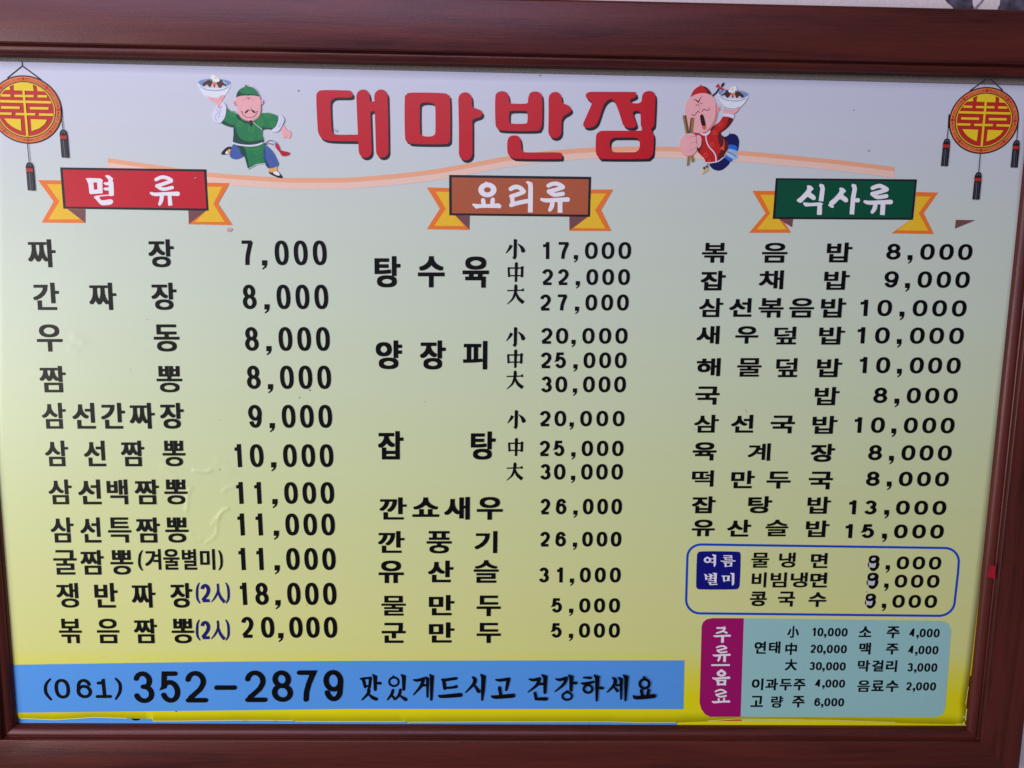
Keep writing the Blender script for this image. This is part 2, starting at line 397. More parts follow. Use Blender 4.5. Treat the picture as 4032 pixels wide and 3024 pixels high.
# the new sheet, hand cut and torn along the bottom, bubbled where the glue let go
BOT = [(-30, 2805), (66, 2806), (74, 2826), (84, 2831), (92, 2829), (218, 2834), (300, 2829), (375, 2824), (500, 2828), (598, 2829.5), (603, 2839), (688, 2839), (937, 2836), (1155, 2837.5), (1165, 2840), (1382, 2841),
       (1595, 2841), (1606, 2845), (1630, 2843.5), (1900, 2842), (2400, 2842), (2520, 2845.5), (2660, 2844.6), (2788, 2838.7), (2895, 2831), (3060, 2832.5), (3275, 2836), (3525, 2845), (3762, 2851), (3786, 2850.5), (3797, 2855), (3803, 2856)]
def bot_y(x):
    for (a, b), (c, e) in zip(BOT, BOT[1:]):
        if a <= x <= c: return b + (e - b) * (x - a) / (c - a)
    return BOT[-1][1] if x > 0 else BOT[0][1]
RIGHT = [(337, 4075), (880, 4030), (1300, 3982), (1916, 3908), (2400, 3852), (2640, 3823), (2700, 3813.5), (2772, 3801.6), (2788, 3808), (2837, 3803), (2860, 3803)]
def right_x(y):
    if y <= RIGHT[0][0]: return RIGHT[0][1] + (RIGHT[0][0] - y) * .09
    for (a, b), (c, e) in zip(RIGHT, RIGHT[1:]):
        if a <= y <= c: return b + (e - b) * (y - a) / (c - a)
    return RIGHT[-1][1]
def top_y(x): return 242 + x * .0229 if x < 2500 else 298.6 + (x - 2500) * .0252
WR = [  # ridges in the paper: (points in photo, height, half width)
    ([(765, 1853), (790, 1858), (812, 1858), (830, 1852)], .00075, 7), ([(640, 1842), (665, 1855), (690, 1880)], .0003, 12), ([(858, 1815), (880, 1822), (905, 1850)], .0003, 20),
    ([(735, 1908), (755, 1918), (742, 1935), (738, 1975), (735, 2010)], .0005, 8), ([(880, 1935), (893, 1922), (915, 1918)], .0004, 8),
    ([(860, 2045), (866, 2025), (880, 2010), (896, 2003)], .0008, 7), ([(838, 2065), (852, 2040)], .0005, 9), ([(855, 2060), (853, 2100), (838, 2120), (812, 2135)], .0005, 7), ([(750, 2105), (765, 2120), (790, 2126)], .0004, 10),
    ([(293, 1328), (312, 1336), (325, 1344)], .0003, 14), ([(282, 1372), (300, 1380)], .0002, 16), ([(600, 1360), (640, 1362)], .0002, 10)]
def relief(px, py):
    h = 0
    for pts, a, s in WR:
        if abs(px - pts[0][0]) > 150 or abs(py - pts[0][1]) > 170: continue
        dm = 1e9
        for p, q in zip(pts, pts[1:]):
            dx, dy = q[0] - p[0], q[1] - p[1]; t = max(0, min(1, ((px - p[0]) * dx + (py - p[1]) * dy) / (dx * dx + dy * dy)))
            dm = min(dm, math.hypot(px - p[0] - t * dx, py - p[1] - t * dy))
        h += a * math.exp(-(dm / s) ** 2)
    return h
xs = sorted(set([-30 + 40 * i for i in range(104)] + [round(p[0]) for p in BOT] + [270 + 4 * i for i in range(18)] + [600 + 4 * i for i in range(85)]))
ts = sorted(set([i / 60 for i in range(61)] + [(1310 + 5 * i - 262) / 2570 for i in range(20)] + [(1790 + 4 * i - 262) / 2570 for i in range(90)]))
v = []; f = []
for t in ts:
    for x in xs:
        u = (x + 30) / 4090.0
        y = top_y(min(x, 4032)) * (1 - t) + bot_y(min(x, 3803)) * t
        xr = right_x(y); xx = -30 + u * (xr + 30) if x > 3000 else x
        if x > 3000:  # squeeze the last columns to meet the cut right edge
            xx = 3000 + (x - 3000) / (xs[-1] - 3000) * (xr - 3000)
            y = top_y(min(xx, 4032)) * (1 - t) + bot_y(min(xx, 3803)) * t
        d = relief(xx, y)
        if t > .997: d += .0003 * (t - .997) / .003 * (1 + .8 * math.sin(xx * .031) * math.sin(xx * .0083))
        a, b = at(xx, y); v.append((a, -d, b))
nx = len(xs); f = [(j * nx + i, (j + 1) * nx + i, (j + 1) * nx + i + 1, j * nx + i + 1) for j in range(len(ts) - 1) for i in range(nx - 1)]
me = bpy.data.meshes.new('menu_sheet'); me.from_pydata(v, [], f); me.materials.append(sheet_mat('menu_paper', YEL))
for p in me.polygons: p.use_smooth = True
sheet = link('menu_sheet', me, board)
md = sheet.modifiers.new('thickness', 'SOLIDIFY'); md.thickness = 0.0005; md.offset = -1
# pale paper core showing where the bottom edge was torn
P = Print(base=.00062, step=.000002)
for seg in (BOT[3:9], BOT[10:14], BOT[14:17], BOT[17:23], BOT[23:28], BOT[28:32]):
    P.stroke([(x, y - 1.2) for x, y in seg], 3.0, 'edge', 0, False, False)
P.stroke([(3812, 2702), (3801, 2771)], 2.5, 'edge', 0, False, False); P.stroke([(3805, 2790), (3800, 2836)], 4, 'edge', 0, False, False)
P.poly([(3788, 2826), (3798, 2816), (3797, 2826)], 'correction'); P.poly([(3786, 2850), (3797, 2838), (3797, 2856)], 'edge')
P.stroke([(4024, 880), (3983, 1300), (3906, 1916), (3850, 2400), (3820, 2660)], 4, 'yellow', 0, False, False)
P.build('torn_edge', sheet)

# ---------------------------------------------------------------- title, sweep and banners
P = Print(base=.00030)
top = [(424, 623), (588, 646), (823, 679), (999, 693), (1117, 700), (1200, 701), (1376, 699), (1553, 685), (1700, 668), (1846, 643), (1993, 616), (2140, 596), (2317, 582), (2450, 578), (2578, 577), (2740, 582), (2915, 594), (3123, 613), (3331, 634), (3521, 658)]
c = catmull(top, False, 5)
b1 = [17 + 2 * math.sin(math.pi * i / len(c)) for i in range(len(c))]
def low(d): return [(x + (2 if 0 else 0), y + k) for (x, y), k in zip(c, d)]
def band(P, a, b, color):
    n = len(a); P.raw([P.px(p) for p in a + b], [(i, i + 1, n + i + 1, n + i) for i in range(n - 1)], color)
band(P, c, low(b1), 'swoosh'); band(P, low(b1), low([k + 25 for k in b1]), 'swoosh_pale')
P.build('sweep_print', sheet)

TA = (1200, 0, 1.7015); TM = (2200, 330, 5.027)
def title_shapes(P, color, ox, oy):
    P.frame(TA[0] + ox, TA[1] + oy, TA[2])
    sm = 5
    P.poly([(78, 655), (88, 620), (122, 605), (285, 607), (312, 616), (322, 636), (305, 654), (212, 656), (184, 670), (174, 705), (182, 865), (194, 893), (222, 903), (345, 903), (400, 903), (400, 949), (345, 948), (180, 945), (120, 930), (94, 896), (86, 840)], color, sm)
    P.stroke([(391, 645), (398, 820), (406, 1014)], [90, 90, 88], color, 0); P.stroke([(511, 645), (516, 820), (520, 1015)], [90, 88, 84], color, 0)
    P.poly([(425, 668), (440, 680), (468, 680), (480, 668), (480, 765), (470, 748), (450, 746), (432, 765)], color)
    P.poly([(670, 670), (682, 636), (715, 622), (920, 625), (958, 638), (973, 670), (975, 920), (965, 955), (930, 967), (730, 965), (692, 950), (672, 915)], color, sm,
           [[(772, 720), (782, 695), (805, 688), (845, 690), (868, 702), (875, 725), (875, 880), (866, 905), (842, 915), (800, 914), (778, 900), (773, 875)]])
    P.stroke([(1074, 664), (1078, 850), (1078, 1030)], 91, color, 0)
    P.poly([(1112, 690), (1122, 715), (1150, 730), (1180, 742), (1190, 762), (1176, 784), (1138, 797), (1120, 815), (1112, 840)], color, sm)
    P.poly([(1276, 660), (1288, 624), (1320, 612), (1354, 624), (1366, 655), (1370, 683), (1388, 695), (1478, 695), (1494, 683), (1497, 655), (1510, 624), (1543, 614), (1577, 626), (1590, 660), (1590, 815), (1580, 858), (1545, 878), (1330, 876), (1290, 860), (1277, 820)], color, sm,
           [[(1370, 762), (1384, 745), (1476, 745), (1491, 762), (1491, 812), (1476, 829), (1385, 829), (1370, 814)]])
    P.stroke([(1677, 660), (1677, 780), (1675, 884)], 88, color, 0)
    P.poly([(1713, 670), (1728, 692), (1760, 706), (1780, 722), (1784, 742), (1766, 760), (1738, 776), (1722, 800), (1713, 830)], color, sm)
    P.poly([(1357, 955), (1370, 919), (1402, 908), (1436, 919), (1448, 955), (1450, 992), (1462, 1014), (1490, 1022), (1690, 1022), (1722, 1034), (1722, 1056), (1695, 1066), (1440, 1065), (1388, 1056), (1360, 1025)], color, sm)
    P.frame(TM[0] + ox, TM[1] + oy, TM[2])
    P.poly([(530, 240), (548, 195), (600, 167), (700, 162), (1460, 165), (1515, 185), (1535, 235), (1510, 268), (1460, 293), (1420, 310), (1410, 340), (1430, 375), (1480, 388), (1560, 390), (1610, 372), (1638, 335), (1645, 270), (1662, 205), (1715, 160), (1790, 145), (1860, 165), (1900, 215), (1910, 300), (1905, 500), (1890, 790), (1870, 850), (1832, 890), (1834, 930), (1868, 1000), (1880, 1080), (1868, 1350), (1845, 1420), (1790, 1465), (1700, 1490), (900, 1490), (800, 1468), (745, 1400), (730, 1300), (735, 1050), (762, 980), (820, 942), (900, 932), (1580, 932), (1635, 912), (1642, 870), (1622, 820), (1618, 700), (1615, 620), (1595, 560), (1550, 540), (1500, 542), (1467, 568), (1470, 610), (1500, 700), (1530, 800), (1522, 845), (1480, 872), (1420, 880), (1335, 865), (1270, 810), (1240, 720), (1190, 560), (1130, 410), (1085, 340), (1030, 307), (970, 330), (910, 390), (860, 500), (800, 680), (760, 780), (700, 842), (620, 875), (540, 872), (490, 840), (482, 790), (510, 720), (600, 520), (650, 400), (645, 365), (600, 325), (552, 285)], color, 3,
           [[(1008, 1170), (1030, 1110), (1100, 1070), (1200, 1068), (1480, 1068), (1555, 1086), (1595, 1140), (1600, 1230), (1578, 1305), (1520, 1350), (1430, 1355), (1130, 1355), (1050, 1330), (1012, 1260)]])
P = Print(base=.00042)
title_shapes(P, 'border', 7, 10)
P.base = .0008 - P.n * P.step
title_shapes(P, 'red', 0, 0)
P.build('title_lettering', sheet)

def banner(fr, rect, inner, fill, tails):
    P = Print(base=.00045); P.frame(*fr)
    for pts, col in tails: P.poly(pts, col)
    P.poly(rect, 'border'); P.poly(inner, fill)
    return P
LK = 'white'
# red banner
P = banner((0, 0, 1.7015), [(404, 1122), (1383, 1135), (1400, 1412), (426, 1398)], [(422, 1137), (1367, 1150), (1384, 1397), (443, 1384)], 'bannerred',
           [([(255, 1207), (412, 1209), (426, 1396), (572, 1402), (572, 1494), (280, 1491), (360, 1350)], 'orange'), ([(316, 1234), (412, 1235), (426, 1398), (458, 1402), (545, 1470), (325, 1470), (400, 1350)], 'amber'),
            ([(452, 1400), (572, 1403), (572, 1492)], 'brown'), ([(1387, 1224), (1540, 1227), (1462, 1365), (1558, 1508), (1264, 1502), (1264, 1410), (1400, 1410)], 'orange'),
            ([(1390, 1250), (1490, 1252), (1430, 1365), (1505, 1487), (1308, 1487), (1385, 1410)], 'amber'), ([(1262, 1408), (1385, 1410), (1268, 1500)], 'brown')])
P.frame(220, 640, 3.5677)
P.poly([(422, 222), (480, 218), (630, 224), (662, 245), (656, 280), (660, 432), (492, 445), (474, 430), (460, 300), (436, 248)], LK, 0, [[(530, 280), (582, 280), (588, 380), (538, 382)]])
P.poly([(695, 190), (725, 177), (762, 188), (806, 230), (797, 255), (810, 285), (818, 440), (808, 466), (760, 470), (748, 440), (742, 280), (735, 235)], LK, 4)
P.poly([(668, 292), (690, 278), (750, 275), (750, 320), (700, 318)], LK); P.poly([(668, 370), (690, 352), (752, 350), (754, 395), (692, 392)], LK)
P.poly([(538, 490), (560, 470), (640, 458), (748, 452), (750, 466), (640, 476), (612, 490), (640, 525), (680, 530), (765, 516), (800, 530), (806, 560), (772, 590), (690, 600), (640, 595), (600, 560), (570, 522)], LK, 3)
P.stroke([(1410, 240), (1470, 212), (1520, 207), (1580, 222), (1625, 250)], 50, LK, 4); P.stroke([(1625, 260), (1530, 295), (1422, 330)], 50, LK, 3); P.stroke([(1425, 330), (1505, 375), (1638, 352)], 48, LK, 3)
P.stroke([(1340, 430), (1400, 448), (1550, 440), (1715, 440)], [34, 50, 50, 62], LK, 4); P.stroke([(1495, 460), (1485, 530), (1462, 585)], [55, 56, 44], LK, 3); P.stroke([(1600, 460), (1612, 605)], [52, 60], LK, 0, cap=False)
P.frame(0, 0, 1.7015); P.ell(1313, 1201, 9, 7, 'red'); P.ell(1311, 1192, 6, 3, 'smudge')
P.build('banner_print', sheet)['label'] = 'red ribbon banner heading'
# brown banner
P = banner((1200, 0, 1.7015), [(967, 1172), (1918, 1185), (1912, 1453), (968, 1443)], [(985, 1189), (1902, 1202), (1896, 1438), (986, 1429)], 'bannerbrown',
           [([(818, 1256), (967, 1260), (968, 1443), (1103, 1446), (1103, 1540), (818, 1535), (905, 1398)], 'orange'), ([(877, 1284), (967, 1286), (968, 1440), (1008, 1446), (1070, 1515), (868, 1513), (945, 1398)], 'amber'),
            ([(1010, 1444), (1105, 1446), (1103, 1538)], 'brown'), ([(1918, 1270), (2065, 1270), (1985, 1408), (2053, 1547), (1772, 1546), (1772, 1450), (1912, 1450)], 'orange'),
            ([(1918, 1297), (2018, 1297), (1945, 1408), (2012, 1530), (1800, 1528), (1905, 1450)], 'amber'), ([(1772, 1450), (1898, 1450), (1774, 1544)], 'brown')])
P.frame(1840, 690, 5.027)
P.ell(398, 290, 180, 146, LK, (68, 53)); P.stroke([(370, 160), (400, 170)], 60, LK, 0)
P.stroke([(312, 495), (325, 580)], 85, LK, 0); P.stroke([(505, 485), (492, 580)], 85, LK, 0)
P.poly([(90, 582), (120, 560), (180, 570), (270, 574), (450, 572), (620, 555), (680, 602), (655, 655), (580, 650), (400, 645), (250, 648), (172, 663)], LK)
P.stroke([(860, 272), (920, 240), (985, 232), (1060, 262), (1118, 325)], 88, LK, 4); P.stroke([(1110, 335), (1000, 378), (870, 420)], 82, LK, 3); P.stroke([(885, 420), (900, 560)], 86, LK, 0)
P.stroke([(868, 592), (1000, 550), (1230, 505)], 84, LK, 3); P.stroke([(1195, 140), (1245, 175), (1253, 240), (1247, 738)], [44, 90, 92, 96], LK, 0, cap=False); P.ell(1200, 140, 40, 22, LK)
P.stroke([(1605, 208), (1670, 178), (1750, 168), (1830, 190), (1892, 232)], 82, LK, 4); P.stroke([(1892, 240), (1760, 285), (1612, 322)], 82, LK, 3); P.stroke([(1612, 325), (1720, 388), (1890, 368)], 82, LK, 3)
P.stroke([(1470, 480), (1560, 500), (1750, 492), (1985, 482)], [60, 80, 84, 92], LK, 4); P.stroke([(1685, 530), (1670, 620), (1632, 690)], [86, 90, 70], LK, 3); P.stroke([(1835, 530), (1835, 745)], 95, LK, 0, cap=False)
P.build('banner_print', sheet)['label'] = 'brown ribbon banner heading'
# green banner
P = banner((2500, 0, 1.4439), [(800, 1013), (1602, 1020), (1580, 1250), (782, 1245)], [(812, 1023), (1590, 1031), (1569, 1239), (797, 1234)], 'bannergreen',
           [([(667, 1085), (795, 1086), (785, 1243), (838, 1250), (887, 1323), (648, 1323), (742, 1212)], 'orange'), ([(712, 1107), (795, 1108), (785, 1243), (818, 1245), (862, 1305), (692, 1305), (768, 1212)], 'amber'),
            ([(815, 1244), (898, 1245), (893, 1292)], 'brown'), ([(1597, 1092), (1722, 1095), (1640, 1212), (1698, 1330), (1457, 1326), (1570, 1247), (1583, 1247)], 'orange'),
            ([(1597, 1115), (1680, 1118), (1612, 1212), (1667, 1312), (1487, 1310), (1583, 1240)], 'amber'), ([(1823, 1250), (1935, 1252), (1818, 1300)], 'brown')])
P.frame(3110, 710, 5.027)
def sa(dx, dy):
    P.poly([(335 + dx, 115 + dy), (365 + dx, 100 + dy), (420 + dx, 115 + dy), (465 + dx, 165 + dy), (450 + dx, 190 + dy), (415 + dx, 225 + dy), (425 + dx, 255 + dy), (480 + dx, 295 + dy), (508 + dx, 340 + dy), (500 + dx, 380 + dy), (460 + dx, 392 + dy), (420 + dx, 372 + dy), (348 + dx, 330 + dy), (280 + dx, 390 + dy), (225 + dx, 440 + dy), (180 + dx, 438 + dy), (132 + dx, 395 + dy), (215 + dx, 320 + dy), (300 + dx, 230 + dy), (340 + dx, 165 + dy)], LK, 3)
sa(0, 0); P.stroke([(585, 85), (632, 115), (645, 170), (612, 415)], [44, 84, 88, 92], LK, 0, cap=False)
P.poly([(255, 442), (290, 438), (400, 450), (600, 436), (655, 462), (632, 490), (632, 640), (622, 685), (538, 685), (532, 660), (542, 508), (420, 512), (310, 520), (272, 490)], LK, 0)
sa(640, 45); P.poly([(765, 478), (800, 450), (870, 520), (840, 545), (795, 530), (755, 492)], LK, 3)
P.stroke([(1222, 88), (1268, 115), (1280, 170), (1250, 340), (1222, 675)], [44, 84, 86, 90, 90], LK, 0, cap=False); P.stroke([(1275, 398), (1340, 395)], [60, 90], LK, 0)
P.stroke([(1632, 155), (1700, 125), (1775, 112), (1850, 138), (1915, 178)], 80, LK, 4); P.stroke([(1912, 185), (1780, 230), (1625, 270)], 80, LK, 3); P.stroke([(1628, 272), (1730, 335), (1905, 312)], 80, LK, 3)
P.stroke([(1480, 425), (1570, 445), (1760, 438), (1990, 430)], [60, 80, 80, 90], LK, 4); P.stroke([(1690, 470), (1670, 560), (1625, 630)], [80, 86, 66], LK, 3); P.stroke([(1838, 470), (1824, 688)], 94, LK, 0, cap=False)
P.build('banner_print', sheet)['label'] = 'dark green ribbon banner heading'

# ---------------------------------------------------------------- the two medallions with their tassels
def medallion(cx, cy, ux, uy, vx, vy, strings, tassels):
    P = Print(base=.00045)
    def M(p):  # trace of the right one -> unit disk -> this one
        u = (p[0] - 628) / 448.0; vv = (600 - p[1]) / 430.0; vv = vv; u -= vv * .0
        u = u - vv * 0.098
        return (cx + u * ux + vv * vx, cy + u * uy + vv * vy)
    def D(r, color, hole=None, n=72, r2=None):
        def ring(q): return [(cx + q * math.cos(a) * ux + q * math.sin(a) * vx, cy + q * math.cos(a) * uy + q * math.sin(a) * vy) for a in [2 * math.pi * i / n for i in range(n)]]
        if hole is None: P.poly(ring(r), color)
        else:
            pts = [P.px(p) for p in ring(r) + ring(hole)]; P.raw(pts, [(k, (k + 1) % n, n + (k + 1) % n, n + k) for k in range(n)], color)
    def pol(pts, color, sm=0): P.poly([M(p) for p in (catmull(pts, True, sm) if sm else pts)], color)
    k = math.hypot(ux, uy) / 448.0
    def st(pts, wd, color, sm=0): P.stroke([M(p) for p in pts], wd * k, color, sm, False, False)
    for s_ in strings: P.stroke(s_, 4.5, 'tassel', 0, False, False)
    D(1.0, 'tassel'); D(.968, 'ring'); D(.956, 'ringline', .942); D(.845, 'ringline', .83); D(.83, 'tassel', .80); D(.80, 'yellow'); D(.775, 'ring')
    for q in range(16):
        a0 = (q // 2) * 45 + (3.2 if q % 2 == 0 else 23.2); a1 = a0 + 18.6
        def A(r, a):
            a = math.radians(a + 90); return (cx + r * math.cos(a) * ux + r * math.sin(a) * vx, cy + r * math.cos(a) * uy + r * math.sin(a) * vy)
        m_ = 6
        loop = [A(.935, a0 + (a1 - a0) * i / m_) for i in range(m_ + 1)] + [A(.868, a1 - (a1 - a0) * i / m_) for i in range(m_ + 1)]
        P.stroke(loop, 6.5 * k, 'ringline', 0, True, False)
        fl = q % 2 == 0
        s0, s1 = (a0 + 5, a1) if fl else (a0, a1 - 5)
        P.stroke([A(.902, s0 + (s1 - s0) * i / 4) for i in range(5)], 6 * k, 'ringline', 0, False, False)
    Y = 'yellow'
    pol([(542, 292), (580, 272), (640, 264), (720, 270), (776, 290), (772, 368), (530, 362)], Y)
    pol([(484, 312), (488, 358), (405, 362), (430, 340)], Y); pol([(822, 305), (820, 368), (903, 372), (860, 330)], Y)
    for a, b, w_ in (((362, 428), (475, 429), 28), ((522, 431), (760, 432), 28), ((806, 433), (925, 434), 28), ((306, 500), (962, 509), 30), ((332, 579), (562, 581), 30), ((686, 584), (915, 585), 30), ((280, 656), (450, 657), 28), ((498, 660), (738, 661), 28), ((783, 663), (962, 665), 28)):
        st([a, b], w_, Y)
    st([(648, 362), (592, 938)], 27, Y)
    pol([(347, 717), (550, 722), (530, 872), (470, 845), (415, 808), (375, 765)], Y); pol([(672, 722), (873, 727), (830, 785), (760, 835), (655, 873)], Y)
    for dx, dy, sl in tassels:
        def m2(p): return (p[0] + dx, p[1] + dy)
        st([m2(p) for p in sl], 10, 'tassel')
        pol([m2(p) for p in [(108, 872), (125, 847), (150, 838), (178, 848), (189, 880), (186, 950), (160, 1195), (70, 1190), (95, 950), (98, 900)]], 'tassel')
        pol([m2(p) for p in [(103, 915), (180, 917), (175, 960), (97, 957)]], 'ring')
        st([m2((130, 972)), m2((112, 1192))], 8, 'tasselgrey'); st([m2((112, 975)), m2((92, 1180))], 3, 'tasselgrey'); st([m2((155, 975)), m2((136, 1180))], 3, 'tasselgrey')
        st([m2((125, 890)), m2((140, 866)), m2((158, 866)), m2((165, 890))], 7, 'tasselgrey', 3)
    return P
s3 = 3.253
m1 = lambda x, y: (3680 + x / s3, 290 + y / s3)
P = medallion(3680 + 628 / s3, 290 + 600 / s3, 447 / s3, 5 / s3, 43 / s3, -428 / s3, [(m1(655, 72), m1(450, 220)), (m1(715, 72), m1(870, 215)), (m1(182, 520), m1(172, 700))],
              [(0, 0, [(180, 560), (152, 842)]), (893, 8, [(172, 560), (150, 842)]), (402, 425, [(173, 600), (152, 842)])])
P.build('medallion_print', sheet)
s4 = 3.073
m4 = lambda x, y: (0 + x / s4, 220 + y / s4)
P = medallion(315 / s4, 220 + 650 / s4, 441 / s4, 5 / s4, -34 / s4, -414 / s4, [(m4(268, 50), m4(273, 122)), (m4(273, 122), m4(90, 270)), (m4(273, 122), m4(500, 290))],
              [(893, 8, [(172, 560), (150, 842)]), (402, 425, [(173, 600), (152, 842)])])
P.build('medallion_print', sheet)

# ---------------------------------------------------------------- two running cooks in the picture style of the print
def bowl(P, cx, cy, k, tilt=0.0, flip=1):
    def q(x, y):
        x *= flip * k; y *= k
        return (cx + x * math.cos(tilt) - y * math.sin(tilt), cy + x * math.sin(tilt) + y * math.cos(tilt))
    def pol(pts, c_, sm=4): P.poly([q(*p) for p in pts], c_, sm)
    pol([(-237, -10), (-225, 60), (-160, 160), (-90, 205), (0, 218), (90, 205), (170, 150), (225, 60), (237, -10), (120, -50), (-120, -50)], 'bowl')
    pol([(-237, -15), (-215, -50), (-110, -75), (0, -82), (110, -75), (215, -50), (237, -15), (205, 20), (120, 50), (0, 60), (-120, 50), (-205, 20)], 'bowlblue')
    pol([(-180, 5), (-120, -55), (0, -66), (120, -50), (185, 5), (150, 40), (60, 58), (-60, 58), (-150, 38)], 'noodle')
    pol([(-176, 20), (-172, -10), (-120, -50), (-70, -62), (-30, -40), (-35, 0), (-60, 45), (-80, 40), (-95, 20), (-120, 10), (-150, 36)], 'sauce')
    pol([(30, -30), (60, -62), (110, -62), (130, -30), (175, 5), (178, 30), (130, 15), (100, 50), (75, 55), (50, 25)], 'sauce')
    pol([(-30, -10), (-8, -30), (25, -25), (35, 5), (10, 20), (0, 45), (-20, 30)], 'carrot', 0); pol([(-12, 20), (18, 18), (4, 58)], 'sauce', 0)
    pol([(-55, -105), (-30, -140), (10, -125), (70, -75), (72, -45), (40, -32), (-10, -45), (-45, -70)], 'egg'); pol([(-8, -98), (10, -102), (40, -78), (30, -72), (0, -85)], 'gold')
    pol([(-60, -60), (-35, -72), (-28, -52), (-48, -45)], 'greenlight')
    P.stroke([q(-215, 35), q(-120, 82), q(0, 95), q(120, 82), q(215, 35)], 20 * k, 'bowlline', 5, False, False)
    P.stroke([q(-236, -5), q(-200, 32), q(-110, 60), q(0, 70), q(110, 60), q(200, 32), q(236, -5)], 6 * k, 'egg', 5, False, False)

P = Print(base=.00045); P.frame(760, 280, 3.771)
sp = P.poly; st = P.stroke
sp([(190, 365), (250, 400), (310, 405), (375, 405), (410, 385), (440, 360), (472, 366), (465, 395), (440, 425), (425, 500), (405, 562), (360, 500), (345, 475), (290, 450), (230, 410)], 'skin', 3)
bowl(P, 320, 195, 1.0, .02)
sp([(190, 362), (225, 372), (260, 392), (320, 404), (320, 420), (260, 412)], 'skin', 2); sp([(385, 400), (415, 370), (445, 356), (472, 364), (462, 392), (430, 412)], 'skin', 3)
st([(250, 392), (320, 402), (380, 402), (420, 372)], 5, 'skindark', 4)
sp([(1300, 870), (1345, 805), (1390, 870), (1440, 890), (1462, 940), (1440, 1000), (1410, 1002), (1382, 985), (1360, 1000), (1335, 985), (1330, 910)], 'skin', 4); st([(1368, 962), (1385, 985)], 5, 'skindark', 0)
st([(1395, 975), (1405, 950)], 4, 'skindark', 0)
# back leg and shoe
sp([(422, 1225), (450, 1180), (510, 1130), (570, 1124), (582, 1150), (560, 1200), (520, 1232), (440, 1242)], 'shoe', 4); sp([(480, 1225), (505, 1185), (522, 1190), (525, 1228)], 'egg', 3); sp([(515, 1175), (560, 1160), (550, 1240), (520, 1215)], 'sock', 3)
sp([(612, 1085), (575, 1150), (545, 1230), (570, 1290), (640, 1310), (710, 1290), (760, 1250), (760, 1120)], 'pants', 4); sp([(650, 1100), (690, 1150), (720, 1240), (755, 1255), (770, 1120)], 'pantsdark', 3)
# front leg
sp([(1040, 1085), (1120, 1130), (1190, 1200), (1240, 1290), (1272, 1370), (1262, 1410), (1200, 1440), (1130, 1448), (1080, 1395), (1050, 1300)], 'pants', 4); sp([(1040, 1100), (1062, 1230), (1062, 1330), (1085, 1395), (1120, 1440), (1135, 1400), (1085, 1310), (1080, 1200)], 'pantsdark', 3)
sp([(1125, 1450), (1190, 1442), (1252, 1420), (1248, 1480), (1200, 1512), (1140, 1495)], 'sock', 3)
sp([(1130, 1490), (1170, 1510), (1240, 1482), (1290, 1520), (1328, 1570), (1322, 1590), (1260, 1580), (1180, 1545), (1138, 1520)], 'shoe', 4); sp([(1190, 1512), (1240, 1485), (1285, 1525), (1285, 1552), (1240, 1545)], 'egg', 3)
# sash cord
st([(1040, 1085), (1090, 1062), (1140, 1032), (1200, 1040)], 8, 'line', 5); st([(1050, 1095), (1110, 1080), (1160, 1082), (1205, 1105)], 8, 'line', 5)
sp([(1195, 1035), (1245, 1060), (1225, 1085), (1240, 1140), (1210, 1125), (1200, 1085)], 'bandlight', 2); sp([(1222, 1078), (1255, 1075), (1285, 1120), (1310, 1180), (1432, 1210), (1420, 1250), (1330, 1262), (1285, 1200), (1240, 1150)], 'red', 3)
for a, b in (((1330, 1190), (1425, 1215)), ((1320, 1200), (1405, 1240)), ((1310, 1205), (1385, 1255))): st([a, b], 5, 'coatdark', 0)
# apron
sp([(650, 1090), (850, 1110), (1045, 1080), (1058, 1150), (1045, 1270), (1078, 1370), (1030, 1375), (960, 1385), (880, 1430), (820, 1450), (800, 1370), (760, 1250), (700, 1150)], 'green', 3)
sp([(650, 1090), (760, 1110), (800, 1250), (840, 1440), (820, 1452), (795, 1365), (755, 1245)], 'greendark', 3); st([(820, 1448), (880, 1430), (950, 1388), (1075, 1375)], 9, 'cuff', 4)
st([(760, 1140), (850, 1168), (950, 1160), (1040, 1120)], 6, 'greenlight', 4); st([(1035, 1160), (1010, 1240), (975, 1300)], 7, 'greenlight', 4); P.ell(955, 1195, 38, 48, 'greenlight', .78); st([(930, 1220), (1000, 1150)], 6, 'greenlight', 0)
# tunic
sp([(500, 548), (560, 600), (640, 640), (690, 640), (1010, 628), (1100, 626), (1190, 640), (1275, 685), (1265, 760), (1220, 830), (1175, 872), (1110, 860), (1036, 868), (1030, 960), (1050, 1020), (1020, 1062), (850, 1092), (700, 1085), (610, 1060), (597, 1035), (606, 940), (606, 835), (520, 820), (420, 770), (470, 690), (490, 620)], 'green', 2)
sp([(606, 838), (640, 835), (660, 920), (720, 1010), (850, 1050), (1045, 1022), (1020, 1062), (850, 1092), (700, 1085), (610, 1060), (597, 1035), (606, 940)], 'greendark', 2)
sp([(425, 765), (460, 735), (540, 790), (620, 800), (608, 836), (520, 820)], 'greendark', 2); sp([(640, 640), (690, 660), (730, 730), (860, 760), (860, 785), (760, 770), (670, 710)], 'greendark', 2); sp([(1036, 830), (1110, 845), (1180, 850), (1175, 872), (1110, 862), (1036, 870)], 'greendark', 0)
sp([(790, 800), (900, 900), (980, 930), (1010, 1000), (900, 1010), (780, 960), (720, 880)], 'green', 3)
for x, y, rx, ry in ((600, 640, 48, 44), (1112, 658, 48, 38), (1008, 758, 46, 54), (705, 788, 46, 44), (877, 860, 52, 48), (1190, 790, 44, 42), (1000, 950, 22, 44), (862, 1010, 38, 28)):
    P.ell(x, y, rx, ry, 'greenlight', .80); P.ell(x, y, rx * .5, ry * .5, 'greenlight', .66)
st([(898, 765), (960, 815), (1035, 878)], 7, 'cuff', 3); st([(605, 1072), (700, 1098), (850, 1112), (960, 1100), (1030, 1072)], 24, 'cuff', 5)
